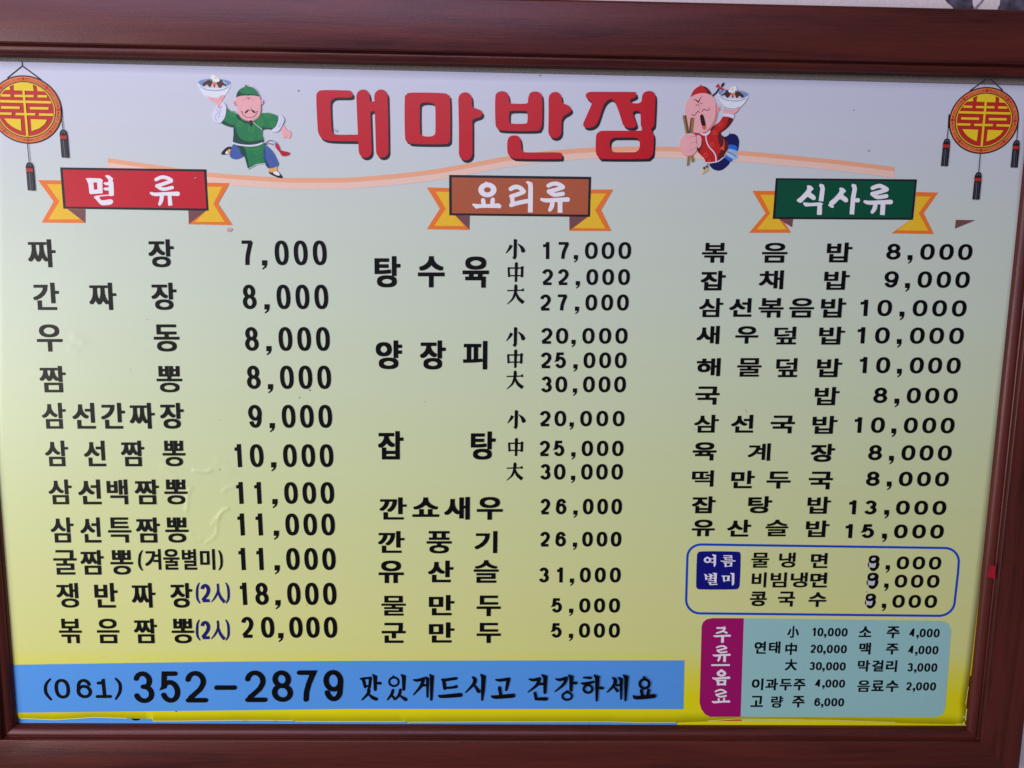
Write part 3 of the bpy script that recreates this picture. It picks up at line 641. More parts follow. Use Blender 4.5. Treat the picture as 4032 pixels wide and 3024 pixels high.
# sleeves' white cuffs
sp([(452, 470), (490, 510), (500, 560), (485, 670), (445, 745), (400, 775), (340, 755), (292, 700), (300, 620), (330, 555), (370, 520), (402, 562), (430, 480)], 'cuff', 3); st([(345, 560), (380, 610), (330, 690), (370, 740)], 8, 'cuffdark', 4); st([(440, 520), (400, 620), (390, 700)], 10, 'cuffdark', 4)
sp([(1280, 678), (1310, 665), (1350, 700), (1355, 750), (1320, 830), (1280, 890), (1220, 908), (1172, 885), (1230, 830), (1268, 750)], 'cuff', 4); st([(1310, 690), (1320, 750), (1275, 840)], 8, 'cuffdark', 4)
# head
P.ell(628, 475, 28, 36, 'skin'); P.ell(632, 480, 14, 22, 'skindark'); P.ell(1022, 465, 26, 38, 'skin'); P.ell(1020, 468, 12, 22, 'skindark')
sp([(650, 380), (700, 365), (830, 355), (985, 380), (1002, 450), (1012, 540), (1005, 630), (970, 700), (900, 745), (830, 750), (760, 725), (700, 670), (668, 590), (655, 480)], 'skin', 4)
sp([(700, 655), (760, 712), (850, 735), (940, 705), (985, 650), (960, 700), (900, 742), (830, 750), (760, 725)], 'skindark', 3)
sp([(650, 400), (655, 340), (690, 285), (740, 250), (775, 238), (778, 215), (800, 210), (815, 235), (870, 242), (930, 280), (970, 340), (992, 405), (975, 375), (900, 365), (845, 360), (826, 378), (805, 362), (740, 368), (670, 385)], 'green', 3); sp([(652, 395), (662, 340), (700, 300), (720, 330), (800, 345), (900, 350), (975, 360), (980, 380), (900, 367), (740, 370), (670, 386)], 'greendark', 3); st([(780, 250), (800, 300), (850, 310)], 6, 'greenlight', 4)
st([(800, 410), (815, 398), (832, 412), (832, 432)], 6, 'line', 4); st([(832, 412), (848, 398), (864, 410)], 6, 'line', 4); st([(740, 432), (770, 424), (800, 428)], 5, 'skindark', 4); st([(860, 428), (885, 424), (905, 428)], 5, 'skindark', 4)
P.ell(848, 565, 26, 28, 'skindark'); P.ell(846, 555, 22, 26, 'skin')
sp([(778, 630), (790, 600), (828, 576), (834, 585), (815, 612), (788, 632)], 'line', 3); sp([(875, 580), (900, 585), (932, 612), (932, 628), (905, 622), (882, 600)], 'line', 3)
st([(735, 605), (750, 650), (790, 685), (855, 695), (915, 678), (948, 640), (960, 605)], 6, 'line', 5); st([(715, 600), (735, 612)], 5, 'line', 0); st([(945, 600), (968, 606)], 5, 'line', 0)
sp([(843, 752), (860, 735), (884, 750), (878, 800), (868, 833), (855, 800)], 'line', 2)
P.build('cook_print', sheet)['label'] = 'printed cook in green holding up a bowl'

P = Print(base=.00045); P.frame(2660, 300, 4.147); sp = P.poly; st = P.stroke
# legs
sp([(735, 960), (800, 992), (850, 970), (875, 945), (878, 895), (888, 940), (940, 940), (1000, 970), (1035, 1050), (1030, 1150), (1005, 1225), (900, 1220), (830, 1230), (800, 1180), (780, 1060)], 'deepblue', 3)
sp([(555, 1435), (680, 1400), (790, 1330), (860, 1340), (890, 1400), (840, 1470), (760, 1530), (680, 1542), (600, 1510)], 'deepblue', 3)
sp([(860, 1130), (900, 1118), (970, 1130), (1005, 1165), (998, 1225), (930, 1215), (862, 1180)], 'band', 3); sp([(850, 1195), (900, 1190), (990, 1220), (1018, 1280), (1010, 1340), (960, 1362), (890, 1345), (835, 1290)], 'bandlight', 3); st([(850, 1235), (920, 1265), (985, 1310)], 9, 'shoe', 4); st([(845, 1270), (900, 1305), (950, 1340)], 10, 'cuff', 4)
sp([(815, 1280), (850, 1310), (935, 1360), (905, 1398), (870, 1385), (808, 1330)], 'band', 3)
# coat
sp([(560, 880), (640, 800), (720, 740), (770, 665), (850, 665), (940, 700), (900, 780), (840, 850), (735, 925), (760, 990), (830, 1060), (860, 1140), (800, 1280), (780, 1330), (700, 1385), (600, 1408), (495, 1412), (470, 1350), (390, 1270), (350, 1200), (300, 1000), (290, 930), (400, 930)], 'coat', 3)
sp([(735, 925), (760, 990), (830, 1060), (865, 1140), (800, 1280), (780, 1330), (700, 1375), (690, 1300), (740, 1200), (700, 1080), (690, 960)], 'coatdark', 3); sp([(860, 690), (940, 705), (900, 780), (840, 850), (735, 925), (700, 920), (790, 850), (840, 770)], 'coatdark', 3)
sp([(350, 1200), (345, 1140), (420, 1050), (440, 1120), (400, 1210), (395, 1270)], 'coatdark', 3); sp([(600, 830), (660, 800), (600, 880), (560, 900)], 'coatdark', 3); sp([(770, 1010), (798, 1080), (790, 1170), (790, 1210), (720, 1185), (760, 1150), (785, 1090)], 'coatspot', 3)
for x, y, r in ((728, 790, 30), (635, 925, 30), (597, 1115, 32), (487, 1290, 34), (550, 1390, 22)): P.ell(x, y, r, r * 1.05, 'coatspot', .68)
st([(490, 960), (500, 1050), (540, 1150), (620, 1240), (655, 1320), (655, 1400)], 19, 'cuff', 5); st([(495, 1415), (600, 1412), (700, 1388), (775, 1330)], 16, 'cuff', 5)
sp([(380, 925), (440, 935), (485, 935), (560, 885), (560, 920), (510, 968), (450, 970)], 'cuff', 2)
# head
P.ell(700, 535, 28, 52, 'skin', rot=.1); P.ell(706, 540, 14, 26, 'skindark', rot=.1)
sp([(240, 350), (262, 290), (300, 225), (370, 172), (392, 165), (412, 138), (432, 165), (500, 185), (555, 240), (585, 310), (500, 290), (400, 280), (300, 320)], 'coat', 3); sp([(440, 165), (500, 185), (555, 240), (582, 305), (520, 290), (500, 230)], 'coatdark', 3)
sp([(430, 278), (520, 290), (600, 330), (650, 420), (680, 540), (678, 660), (640, 770), (580, 850), (500, 910), (400, 930), (300, 915), (220, 850), (170, 720), (150, 590), (160, 480), (210, 380), (300, 310)], 'skin', 4)
sp([(650, 430), (680, 540), (678, 660), (640, 770), (580, 850), (500, 910), (540, 850), (600, 770), (640, 660), (650, 540)], 'skindark', 3)
st([(295, 385), (330, 392), (372, 428)], [8, 16, 20], 'line', 4); st([(372, 430), (390, 385), (425, 340)], [18, 14, 5], 'line', 4)
for q in ([(328, 495), (345, 468), (372, 475), (384, 492)], [(392, 460), (410, 443), (438, 450)]): st(q, 7, 'line', 4)
st([(385, 560), (388, 535), (405, 525)], 6, 'skindark', 4)
st([(268, 625), (285, 645), (315, 635), (345, 590), (370, 578), (386, 600)], 9, 'line', 4); st([(430, 585), (440, 555), (470, 545), (510, 560), (540, 550), (546, 522)], 9, 'line', 4)
sp([(425, 800), (400, 700), (395, 650), (420, 622), (450, 640), (475, 720), (490, 800), (495, 860), (465, 885), (435, 850)], 'skindark', 3); sp([(425, 805), (400, 700), (398, 650), (422, 625), (448, 645), (472, 720), (485, 815)], 'mouth', 3); sp([(428, 815), (482, 815), (485, 845), (465, 872), (440, 855)], 'tongue', 3)
# plait with ribbon
for a, b in (((600, 325), (630, 295)), ((640, 295), (668, 258)), ((672, 250), (700, 212))): st([a, b], [20, 26], 'line', 0)
sp([(645, 175), (695, 122), (715, 180), (790, 212), (775, 250), (725, 210), (700, 190)], 'red', 0); sp([(735, 175), (750, 130), (785, 105), (790, 135), (765, 170), (742, 185)], 'line', 3)
# raised hand, bowl
sp([(770, 612), (790, 600), (765, 530), (800, 545), (870, 565), (950, 555), (1000, 500), (1035, 520), (1010, 570), (950, 620), (880, 628)], 'skin', 3)
bowl(P, 930, 310, 1.02, .08, -1)
sp([(765, 520), (790, 540), (870, 572), (940, 556), (985, 515), (1005, 500), (1035, 520), (1010, 565), (950, 618), (860, 622), (790, 605)], 'skin', 3); st([(790, 545), (870, 572), (935, 556)], 5, 'skindark', 4)
sp([(780, 618), (860, 616), (952, 635), (942, 698), (860, 668), (776, 660)], 'cuff', 0)
# chopsticks and fist
sp([(108, 645), (165, 642), (215, 930), (163, 940)], 'stick'); sp([(140, 644), (165, 642), (215, 930), (190, 935)], 'stickdark'); sp([(240, 685), (298, 680), (272, 940), (212, 940)], 'stick'); sp([(240, 685), (262, 683), (238, 940), (212, 940)], 'stickdark')
sp([(192, 1295), (230, 1295), (212, 1462), (178, 1462)], 'stick'); sp([(240, 1290), (275, 1285), (300, 1390), (260, 1410)], 'stick')
sp([(335, 980), (365, 965), (405, 985), (418, 1040), (412, 1130), (385, 1172), (355, 1170), (345, 1090)], 'skin', 4); st([(405, 985), (418, 1040), (410, 1130), (385, 1172)], 5, 'skindark', 4)
sp([(150, 960), (230, 935), (300, 950), (330, 1000), (335, 1080), (345, 1150), (330, 1230), (270, 1290), (190, 1302), (110, 1260), (70, 1180), (62, 1090), (95, 1010)], 'skin', 4)
for q in ([(205, 1020), (270, 990), (325, 985)], [(230, 1115), (290, 1080), (335, 1085)], [(225, 1225), (290, 1190), (335, 1165)]): st(q, 7, 'skindark', 4)
# cord ends
st([(545, 1430), (500, 1465), (455, 1500)], 6, 'line', 4); st([(520, 1430), (505, 1490)], 6, 'line', 0); P.ell(460, 1505, 18, 22, 'line'); P.ell(505, 1485, 16, 18, 'line')
sp([(440, 1525), (465, 1525), (462, 1590), (420, 1592), (435, 1570)], 'gold', 2); sp([(490, 1500), (512, 1500), (514, 1550), (485, 1558)], 'gold', 2)
P.build('cook_print', sheet)['label'] = 'printed cook in red holding chopsticks and a bowl'

# ---------------------------------------------------------------- boxes: phone strip, summer box, drinks box
P = Print(base=.00032)
P.poly([(20, 2618), (400, 2612), (900, 2605), (1382, 2602), (2000, 2600.5), (2694.5, 2600), (2690.7, 2792), (2000, 2791), (1382, 2791), (700, 2799), (30, 2806)], 'blue')
strip = P.build('phone_strip', sheet)
P = Print(base=.00032); region(P, 'F')
def arcp(cx, cy, rx, ry, a0, a1): return [(cx + rx * math.cos(math.radians(a0 + (a1 - a0) * i / 8)), cy + ry * math.sin(math.radians(a0 + (a1 - a0) * i / 8))) for i in range(9)]
P.stroke(arcp(178, 500, 88, 78, 180, 270) + arcp(1712, 528, 88, 84, -90, 0)[0:] + [(1795, 600)] + arcp(1672, 780, 102, 92, 5, 85) + arcp(168, 770, 86, 86, 90, 180), 14, 'outline', 0, True, False)
P.poly([(150 + 0, 500), (157, 478), (185, 465), (400, 467), (420, 478), (426, 500), (420, 672), (410, 695), (385, 705), (175, 705), (152, 695), (145, 672)], 'navy', 3)
P.frame(2730, 2160, 9.215); WH = 'white'
def S_(pts, wd, color=WH, sm=0): P.stroke(pts, wd, color, sm, False, False)
P.ell(510, 412, 134, 106, WH, (58, 54)); S_([(490, 290), (540, 330)], 30); S_([(630, 362), (745, 365)], 34); S_([(630, 490), (745, 495)], 36); S_([(680, 215), (780, 255), (775, 560), (755, 655)], [30, 86, 84, 34])
S_([(1090, 252), (1405, 255)], 34); S_([(1368, 240), (1362, 325)], 70); S_([(1080, 318), (1415, 318)], 28); S_([(1160, 320), (1168, 390)], 72); S_([(1130, 388), (1280, 382), (1420, 378)], [24, 28, 40]); S_([(985, 435), (1050, 460), (1250, 448), (1520, 442)], [20, 44, 32, 48])
S_([(1095, 512), (1415, 510)], 34); S_([(1158, 510), (1170, 658)], 72); S_([(1378, 505), (1355, 630)], 76); S_([(1160, 640), (1405, 625)], 28)
S_([(385, 920), (452, 955), (462, 1130)], [16, 70, 62]); S_([(555, 912), (640, 950), (615, 1118)], [20, 76, 66]); S_([(480, 1000), (620, 1000)], 26); S_([(480, 1092), (620, 1092)], 26); S_([(660, 975), (775, 985)], 34); S_([(660, 1065), (775, 1068)], 34); S_([(700, 878), (805, 915), (792, 1140)], [20, 92, 84])
S_([(528, 1152), (830, 1155)], 28); S_([(800, 1130), (795, 1235)], 76); S_([(522, 1215), (830, 1226)], 22); S_([(598, 1222), (612, 1300)], 72); S_([(585, 1302), (865, 1285)], [30, 42])
S_([(1020, 988), (1320, 990)], 34); S_([(1095, 990), (1110, 1195)], [72, 56]); S_([(1280, 985), (1252, 1155)], 86); S_([(1110, 1160), (1325, 1148)], 26); S_([(1335, 880), (1438, 915), (1432, 1260), (1410, 1330)], [20, 92, 84, 30])
P.build('summer_box_print', sheet)
P = Print(base=.00032); region(P, 'F')
P.poly([(445, 887), (1600, 902), (1695, 905), (1735, 920), (1752, 965), (1740, 1120), (1715, 1450), (1700, 1490), (1655, 1510), (425, 1507)], 'teal')
P.poly([(180, 935), (190, 910), (212, 893), (250, 886), (446, 887), (426, 1507), (232, 1508), (200, 1490), (178, 1460), (167, 1420)], 'purple')
P.frame(2780, 2440, 4.608)
S_([(190, 148), (260, 150), (350, 142)], [34, 28, 44]); S_([(345, 145), (300, 205), (180, 245)], [40, 34, 26], WH, 3); S_([(300, 200), (385, 242)], [26, 36]); P.stroke([(140, 292), (180, 298), (300, 290), (430, 288)], [20, 34, 30, 38], WH, 3); S_([(300, 290), (295, 415)], 50)
P.stroke([(193, 500), (240, 482), (285, 475), (330, 482), (368, 508)], 30, WH, 4); P.stroke([(368, 512), (290, 535), (202, 555)], 30, WH, 3); P.stroke([(202, 556), (265, 592), (370, 577)], 30, WH, 3)
P.stroke([(128, 636), (165, 648), (290, 638), (425, 632)], [20, 36, 32, 38], WH, 3); S_([(245, 640), (238, 700), (212, 748)], [44, 44, 34], WH, 3); S_([(337, 640), (332, 762)], 48); S_([(92, 820), (428, 818)], 30)
P.ell(277, 970, 86, 58, WH, (32, 22)); P.stroke([(262, 915), (290, 912)], 34, WH, 0); P.stroke([(120, 1050), (160, 1066), (290, 1052), (415, 1048)], [22, 38, 34, 44], WH, 3)
S_([(175, 1098), (365, 1095)], 28); S_([(215, 1090), (218, 1188)], 46); S_([(340, 1090), (335, 1186)], 46); S_([(200, 1168), (358, 1166)], 32)
P.stroke([(168, 1298), (215, 1275), (262, 1265), (310, 1275), (360, 1306)], 30, WH, 4); P.stroke([(360, 1310), (280, 1332), (182, 1352)], 30, WH, 3); P.stroke([(182, 1354), (250, 1392), (360, 1374)], 30, WH, 3)
S_([(222, 1418), (230, 1480)], 34); S_([(326, 1410), (322, 1480)], 34); P.stroke([(112, 1478), (150, 1490), (290, 1480), (415, 1476)], [24, 38, 32, 40], WH, 3)
P.build('drinks_box_print', sheet)

# ---------------------------------------------------------------- lettering
def text(name, reg, items, color='black', bold=(0.030, 0.020), base=.00055):
    P = Print(base=base); region(P, reg)
    for it in items: put(P, it[0], it[1], it[2], it[3], it[4], color, bold)
    return P.build(name, sheet)
def price(reg, s, cx, y0, y1, wd, tx, ty, slope=.0):
    P = Print(base=.00055); region(P, reg)
    for ch, x in zip(s, cx):
        dy = slope * (x - cx[0]); 
        digit(P, ch, x, y0 + dy, y1 + dy, wd * (.92 if ch in '25374' else 1), tx, ty)
    return P.build('price', sheet)

N1 = (.034, .016)
def row(reg, y0, y1, s, xs_, bold=N1):
    text('dish_name', reg, [(ch, a, b, y0, y1) for ch, (a, b) in zip(s, xs_)], 'black', bold)
row('A', 100, 276, '짜장', [(176, 350), (936, 1096)])
row('A', 373, 545, '간짜장', [(210, 372), (562, 733), (955, 1113)])
row('A', 636, 807, '우동', [(233, 393), (970, 1131)])
row('A', 898, 1064, '짬뽕', [(250, 415), (988, 1148)])
row('A', 1130, 1293, '삼선간짜장', [(265, 415), (457, 600), (638, 788), (817, 975), (1010, 1158)])
row('A', 1368, 1530, '삼선짬뽕', [(285, 430), (530, 665), (763, 910), (1026, 1168)])
row('B', 12, 169, '삼선백짬뽕', [(307, 453), (493, 637), (675, 805), (850, 1002), (1037, 1183)])
row('B', 251, 410, '삼선특짬뽕', [(320, 465), (507, 635), (682, 827), (858, 1008), (1043, 1188)])
row('B', 457, 612, '굴짬뽕', [(338, 484), (508, 655), (697, 838)])
row('B', 664, 820, '쟁반짜장', [(357, 495), (597, 742), (830, 980), (1075, 1212)])
row('B', 889, 1044, '볶음짬뽕', [(373, 515), (612, 752), (845, 990), (1083, 1223)])
P = Print(base=.00055); region(P, 'B')
for ch, a, b in (('겨', 915, 1015), ('울', 1030, 1130), ('별', 1148, 1240), ('미', 1262, 1355)): put(P, ch, a, b, 450, 581, 'black', (.034, .020))
P.stroke([(898, 458), (882, 490), (880, 550), (899, 586)], [7, 14, 14, 7], 'black', 5, cap=False); P.stroke([(1378, 458), (1393, 490), (1396, 550), (1380, 584)], [7, 14, 14, 7], 'black', 5, cap=False)
P.build('winter_note', sheet)
for y in (0, 233):
    P = Print(base=.00055); region(P, 'B'); P.o = (P.o[0], P.o[1] + y / 1.6006)
    P.fat = 1.3
    P.stroke([(1257, 662), (1244, 695), (1244, 760), (1262, 793)], [5, 11, 11, 5], 'navyink', 5, cap=False); P.stroke([(1422, 662), (1438, 695), (1440, 760), (1424, 793)], [5, 11, 11, 5], 'navyink', 5, cap=False)
    digit(P, '2', 1296, 672, 783, 56, 17, 15, 'navyink'); P.stroke([(1372, 668), (1374, 715), (1352, 760), (1330, 785)], [10, 11, 9, 3], 'navyink', 5, cap=False); P.stroke([(1375, 705), (1388, 750), (1416, 786)], [6, 13, 14], 'navyink', 5, cap=False)
    P.build('portion_note', sheet)
C1 = [('A', '7,000', (1557, 1668, 1775, 1895, 2015), 107, 263), ('A', '8,000', (1572, 1683, 1787, 1906, 2025), 385, 540), ('A', '8,000', (1586, 1695, 1799, 1917, 2035), 652, 803),
      ('A', '8,000', (1598, 1705, 1808, 1925, 2043), 895, 1043), ('A', '9,000', (1608, 1716, 1819, 1934, 2050), 1142, 1288), ('A', '10,000', (1504, 1618, 1725, 1827, 1943, 2058), 1390, 1535),
      ('B', '11,000', (1514, 1628, 1733, 1834, 1949, 2063), 28, 166), ('B', '11,000', (1522, 1636, 1742, 1841, 1955, 2068), 226, 365), ('B', '11,000', (1528, 1641, 1747, 1846, 1960, 2073), 443, 583),
      ('B', '18,000', (1537, 1650, 1752, 1852, 1965, 2078), 662, 803), ('B', '20,000', (1560, 1687, 1770, 1865, 1972, 2083), 877, 1010)]
for i, (r, s, cx, a, b) in enumerate(C1): price(r, s, cx, a, b, 87 - i * .35, 26.5, 21)

M1 = (.042, .024)
text('dish_name', 'C', [('탕', 200, 363, 206, 403), ('수', 473, 641, 206, 403), ('육', 754, 920, 208, 405)], bold=M1)
text('dish_name', 'C', [('양', 207, 373, 737, 918), ('장', 486, 648, 737, 920), ('피', 757, 910, 740, 920)], bold=M1)
text('dish_name', 'C', [('잡', 221, 382, 1308, 1487), ('탕', 806, 962, 1310, 1488)], bold=M1)
text('dish_name', 'D', [('깐', 230, 402, 125, 265), ('쇼', 438, 607, 125, 248), ('새', 638, 800, 122, 265), ('우', 844, 1007, 122, 266)], bold=M1)
text('dish_name', 'D', [('깐', 221, 388, 337, 475), ('풍', 527, 686, 337, 478), ('기', 830, 973, 337, 476)], bold=M1)
text('dish_name', 'D', [('유', 225, 384, 523, 665), ('산', 536, 696, 523, 660), ('슬', 824, 981, 520, 663)], bold=M1)
text('dish_name', 'D', [('물', 243, 396, 745, 870), ('만', 542, 702, 740, 868), ('두', 843, 995, 743, 873)], bold=M1)
text('dish_name', 'D', [('군', 245, 396, 915, 1042), ('만', 542, 702, 912, 1040), ('두', 843, 995, 915, 1042)], bold=M1)
def size_mark(reg, ch, x0, x1, y0, y1, k=1.0):
    P = Print(base=.00055); P.fat = 1.32; region(P, reg); W, H = x1 - x0, y1 - y0
    def q(*pts): return [(x0 + a * W, y0 + b * H) for a, b in pts]
    if ch == '小':
        P.stroke(q((.46, 0), (.53, .06), (.51, .88), (.47, .97), (.36, .93)), [8, 16, 15, 12, 4], 'black', 0, cap=False)
        P.stroke(q((.30, .30), (.20, .48), (0, .72)), [16, 12, 3], 'black', 4, cap=False); P.stroke(q((.68, .24), (.88, .42), (.96, .58)), [4, 14, 20], 'black', 4)
    elif ch == '中':
        P.stroke(q((.5, 0), (.53, .06), (.5, 1)), [10, 15, 11], 'black', 0, cap=False); P.stroke(q((.04, .25), (.07, .75)), 10, 'black', 0, cap=False); P.stroke(q((.90, .22), (.88, .76)), 12, 'black', 0, cap=False)
        P.stroke(q((.02, .29), (.96, .29)), 7, 'black', 0, cap=False); P.stroke(q((.06, .68), (.88, .68)), 6, 'black', 0, cap=False); P.stroke(q((.84, .23), (.99, .27)), 9, 'black', 0, cap=False)
    else:
        P.stroke(q((0, .31), (.85, .29), (1, .26)), [6, 6, 16], 'black', 0, cap=False)
        P.stroke(q((.47, 0), (.52, .1), (.48, .42), (.32, .74), (0, 1)), [8, 15, 13, 9, 3], 'black', 5, cap=False); P.stroke(q((.50, .32), (.66, .68), (.98, .93)), [5, 14, 17], 'black', 5, cap=False)
    P.build('size_mark', sheet)
for ch, a, b, c_, d_ in (('小', 1027, 1140, 100, 222), ('中', 1040, 1140, 245, 368), ('大', 1035, 1140, 385, 508), ('小', 1030, 1140, 655, 773), ('中', 1037, 1135, 795, 910), ('大', 1032, 1135, 928, 1043),
                       ('小', 1037, 1143, 1178, 1290), ('中', 1043, 1138, 1352, 1465), ('大', 1032, 1132, 1507, 1618)): size_mark('C', ch, a, b, c_, d_)
C2 = [('C', '17,000', (1285, 1388, 1468, 1565, 1670, 1776), 117, 224, 80), ('C', '22,000', (1289, 1388, 1480, 1571, 1671, 1771), 287, 388, 74), ('C', '27,000', (1276, 1380, 1475, 1565, 1665, 1764), 447, 549, 74),
      ('C', '20,000', (1284, 1381, 1453, 1547, 1652, 1755), 658, 758, 77), ('C', '25,000', (1280, 1371, 1465, 1553, 1652, 1750), 812, 912, 74), ('C', '30,000', (1282, 1376, 1462, 1550, 1648, 1746), 963, 1064, 74),
      ('C', '20,000', (1274, 1370, 1441, 1532, 1634, 1737), 1180, 1278, 74), ('C', '25,000', (1271, 1362, 1452, 1540, 1636, 1732), 1368, 1466, 72), ('C', '30,000', (1275, 1366, 1450, 1537, 1632, 1728), 1515, 1614, 72),
      ('D', '26,000', (1275, 1375, 1465, 1545, 1636, 1725), 133, 232, 67), ('D', '26,000', (1273, 1372, 1462, 1541, 1632, 1721), 341, 435, 67), ('D', '31,000', (1266, 1370, 1443, 1527, 1621, 1716), 566, 661, 69),
      ('D', '5,000', (1348, 1438, 1524, 1617, 1711), 760, 851, 70), ('D', '5,000', (1346, 1437, 1522, 1616, 1710), 917, 1009, 70)]
for r, s, cx, a, b, wd in C2: price(r, s, cx, a, b, wd, 21.5, 17)

R1 = (.036, .028)
text('dish_name', 'E', [('볶', 182, 340, 122, 247), ('음', 560, 720, 122, 247), ('밥', 967, 1127, 120, 245)], bold=R1)
text('dish_name', 'E', [('잡', 173, 330, 298, 422), ('채', 540, 695, 295, 415), ('밥', 950, 1110, 298, 418)], bold=R1)
text('dish_name', 'E', [('삼', 163, 315, 470, 590), ('선', 353, 495, 470, 588), ('볶', 538, 695, 470, 593), ('음', 731, 887, 470, 593), ('밥', 930, 1087, 470, 593)], bold=R1)
text('dish_name', 'E', [('새', 147, 292, 645, 760), ('우', 392, 536, 647, 757), ('덮', 637, 776, 650, 762), ('밥', 918, 1080, 650, 763)], bold=R1)
text('dish_name', 'E', [('해', 148, 298, 848, 962), ('물', 403, 556, 848, 965), ('덮', 648, 783, 848, 968), ('밥', 905, 1062, 850, 968)], bold=R1)
text('dish_name', 'E', [('국', 140, 292, 1027, 1142), ('밥', 891, 1047, 1030, 1145)], bold=R1)
text('dish_name', 'E', [('삼', 132, 286, 1205, 1318), ('선', 365, 506, 1205, 1318), ('국', 613, 766, 1210, 1322), ('밥', 876, 1033, 1212, 1325)], bold=R1)
text('dish_name', 'E', [('육', 123, 273, 1378, 1493), ('계', 470, 613, 1385, 1495), ('장', 865, 1018, 1388, 1502)], bold=R1)
text('dish_name', 'E', [('떡', 118, 255, 1555, 1658), ('만', 365, 513, 1557, 1668), ('두', 588, 740, 1562, 1670), ('국', 853, 1005, 1563, 1675)], bold=R1)
text('dish_name', 'F', [('잡', 118, 267, 118, 225), ('탕', 472, 622, 117, 225), ('밥', 845, 993, 120, 228)], bold=R1)
text('dish_name', 'F', [('유', 118, 262, 265, 370), ('산', 340, 490, 265, 372), ('슬', 582, 724, 265, 370), ('밥', 835, 983, 270, 375)], bold=R1)
C3 = [('E', '8,000', (1389, 1492, 1602, 1722, 1840), 127, 228, 90), ('E', '9,000', (1375, 1476, 1585, 1705, 1823), 300, 404, 90), ('E', '10,000', (1208, 1333, 1441, 1555, 1678, 1802), 480, 583, 92),
      ('E', '10,000', (1190, 1318, 1424, 1538, 1660, 1785), 653, 756, 92), ('E', '10,000', (1203, 1323, 1425, 1535, 1650, 1767), 841, 943, 88), ('E', '8,000', (1306, 1409, 1516, 1632, 1748), 1033, 1132, 88),
      ('E', '10,000', (1170, 1290, 1390, 1497, 1613, 1729), 1220, 1319, 87), ('E', '8,000', (1273, 1375, 1482, 1596, 1711), 1395, 1492, 87), ('E', '8,000', (1259, 1361, 1465, 1580, 1693), 1562, 1654, 86),
      ('F', '13,000', (1135, 1243, 1345, 1447, 1562, 1677), 143, 232, 86), ('F', '15,000', (1112, 1227, 1331, 1434, 1549, 1662), 293, 381, 85)]
for r, s, cx, a, b, wd in C3: price(r, s, cx, a, b, wd, 25, 17, .006)
R2 = (.036, .026)
text('dish_name', 'F', [('물', 492, 605, 473, 568), ('냉', 667, 770, 472, 567), ('면', 867, 973, 475, 570)], bold=R2)
text('dish_name', 'F', [('비', 495, 587, 597, 692), ('빔', 613, 715, 597, 692), ('냉', 740, 846, 597, 692), ('면', 863, 970, 598, 692)], bold=R2)
text('dish_name', 'F', [('콩', 484, 590, 718, 810), ('국', 660, 767, 718, 813), ('수', 853, 965, 722, 815)], bold=R2)
def amended(ox, oy, k, xs3, y0, y1):   # an 8 whited out and rewritten as a fat marker 9
    P = Print(base=.00055)
    P.frame(3380 + ox / 6.917, 2170 + oy / 6.917, 6.917 / k)
    P.poly([(278, 200), (300, 150), (350, 120), (430, 110), (510, 125), (560, 170), (568, 230), (550, 300), (568, 350), (550, 410), (520, 470), (450, 530), (400, 540), (340, 525), (300, 470), (288, 440), (260, 420), (250, 370), (260, 320), (284, 290), (275, 250)], 'black', 3)
    P.poly([(285, 300), (330, 325), (400, 335), (475, 315), (465, 380), (445, 445), (380, 452), (335, 430), (300, 455), (285, 380)], 'correction')
    P.ell(405, 215, 62, 38, 'correction', rot=-.35)
    region(P, 'F')
    for ch, x in zip(',000', xs3): digit(P, ch, x, y0 + (x - xs3[0]) * .006, y1 + (x - xs3[0]) * .006, 78, 22, 16)
    P.build('price', sheet)
amended(0, 0, 1, (1352, 1447, 1548, 1650), 496, 578)
amended(-42, 470, 1.03, (1343, 1435, 1537, 1638), 611, 693)
amended(-68, 1046, .95, (1328, 1420, 1522, 1623), 738, 820)

B1 = (.040, .028)
for its in ([('연', 512, 585, 1032, 1110), ('태', 603, 675, 1032, 1108)], [('이', 495, 568, 1265, 1340), ('과', 582, 660, 1265, 1340), ('두', 670, 748, 1268, 1340), ('주', 757, 833, 1268, 1340)], [('고', 488, 567, 1375, 1445), ('량', 617, 693, 1375, 1450), ('주', 750, 828, 1375, 1448)],
            [('소', 1170, 1250, 937, 1005), ('주', 1345, 1427, 937, 1012)], [('맥', 1172, 1245, 1040, 1115), ('주', 1340, 1420, 1045, 1115)], [('막', 1163, 1240, 1150, 1222), ('걸', 1253, 1325, 1150, 1222), ('리', 1340, 1410, 1150, 1225)], [('음', 1160, 1240, 1277, 1350), ('료', 1250, 1328, 1277, 1345), ('수', 1340, 1420, 1277, 1350)]):
    text('drink_name', 'F', its, bold=B1)
for it in (('小', 720, 793, 935, 1010), ('中', 706, 780, 1040, 1118), ('大', 705, 780, 1143, 1215)): text('size_mark', 'F', [it], bold=(.034, .030))
for s, cx, a, b in (('10,000', (890, 928, 958, 993, 1037, 1080), 946, 999), ('20,000', (882, 924, 953, 987, 1031, 1075), 1052, 1105), ('30,000', (876, 918, 947, 982, 1025, 1068), 1161, 1213), ('4,000', (913, 947, 978, 1021, 1064), 1271, 1322), ('6,000', (908, 939, 971, 1015, 1058), 1388, 1440),
                    ('4,000', (1507, 1540, 1572, 1616, 1660), 951, 1005), ('4,000', (1500, 1532, 1564, 1608, 1652), 1059, 1112), ('3,000', (1493, 1525, 1557, 1601, 1645), 1168, 1222), ('2,000', (1485, 1517, 1549, 1593, 1637), 1288, 1340)):
    price('F', s, cx, a, b, 38, 12.5, 9.5, .012)

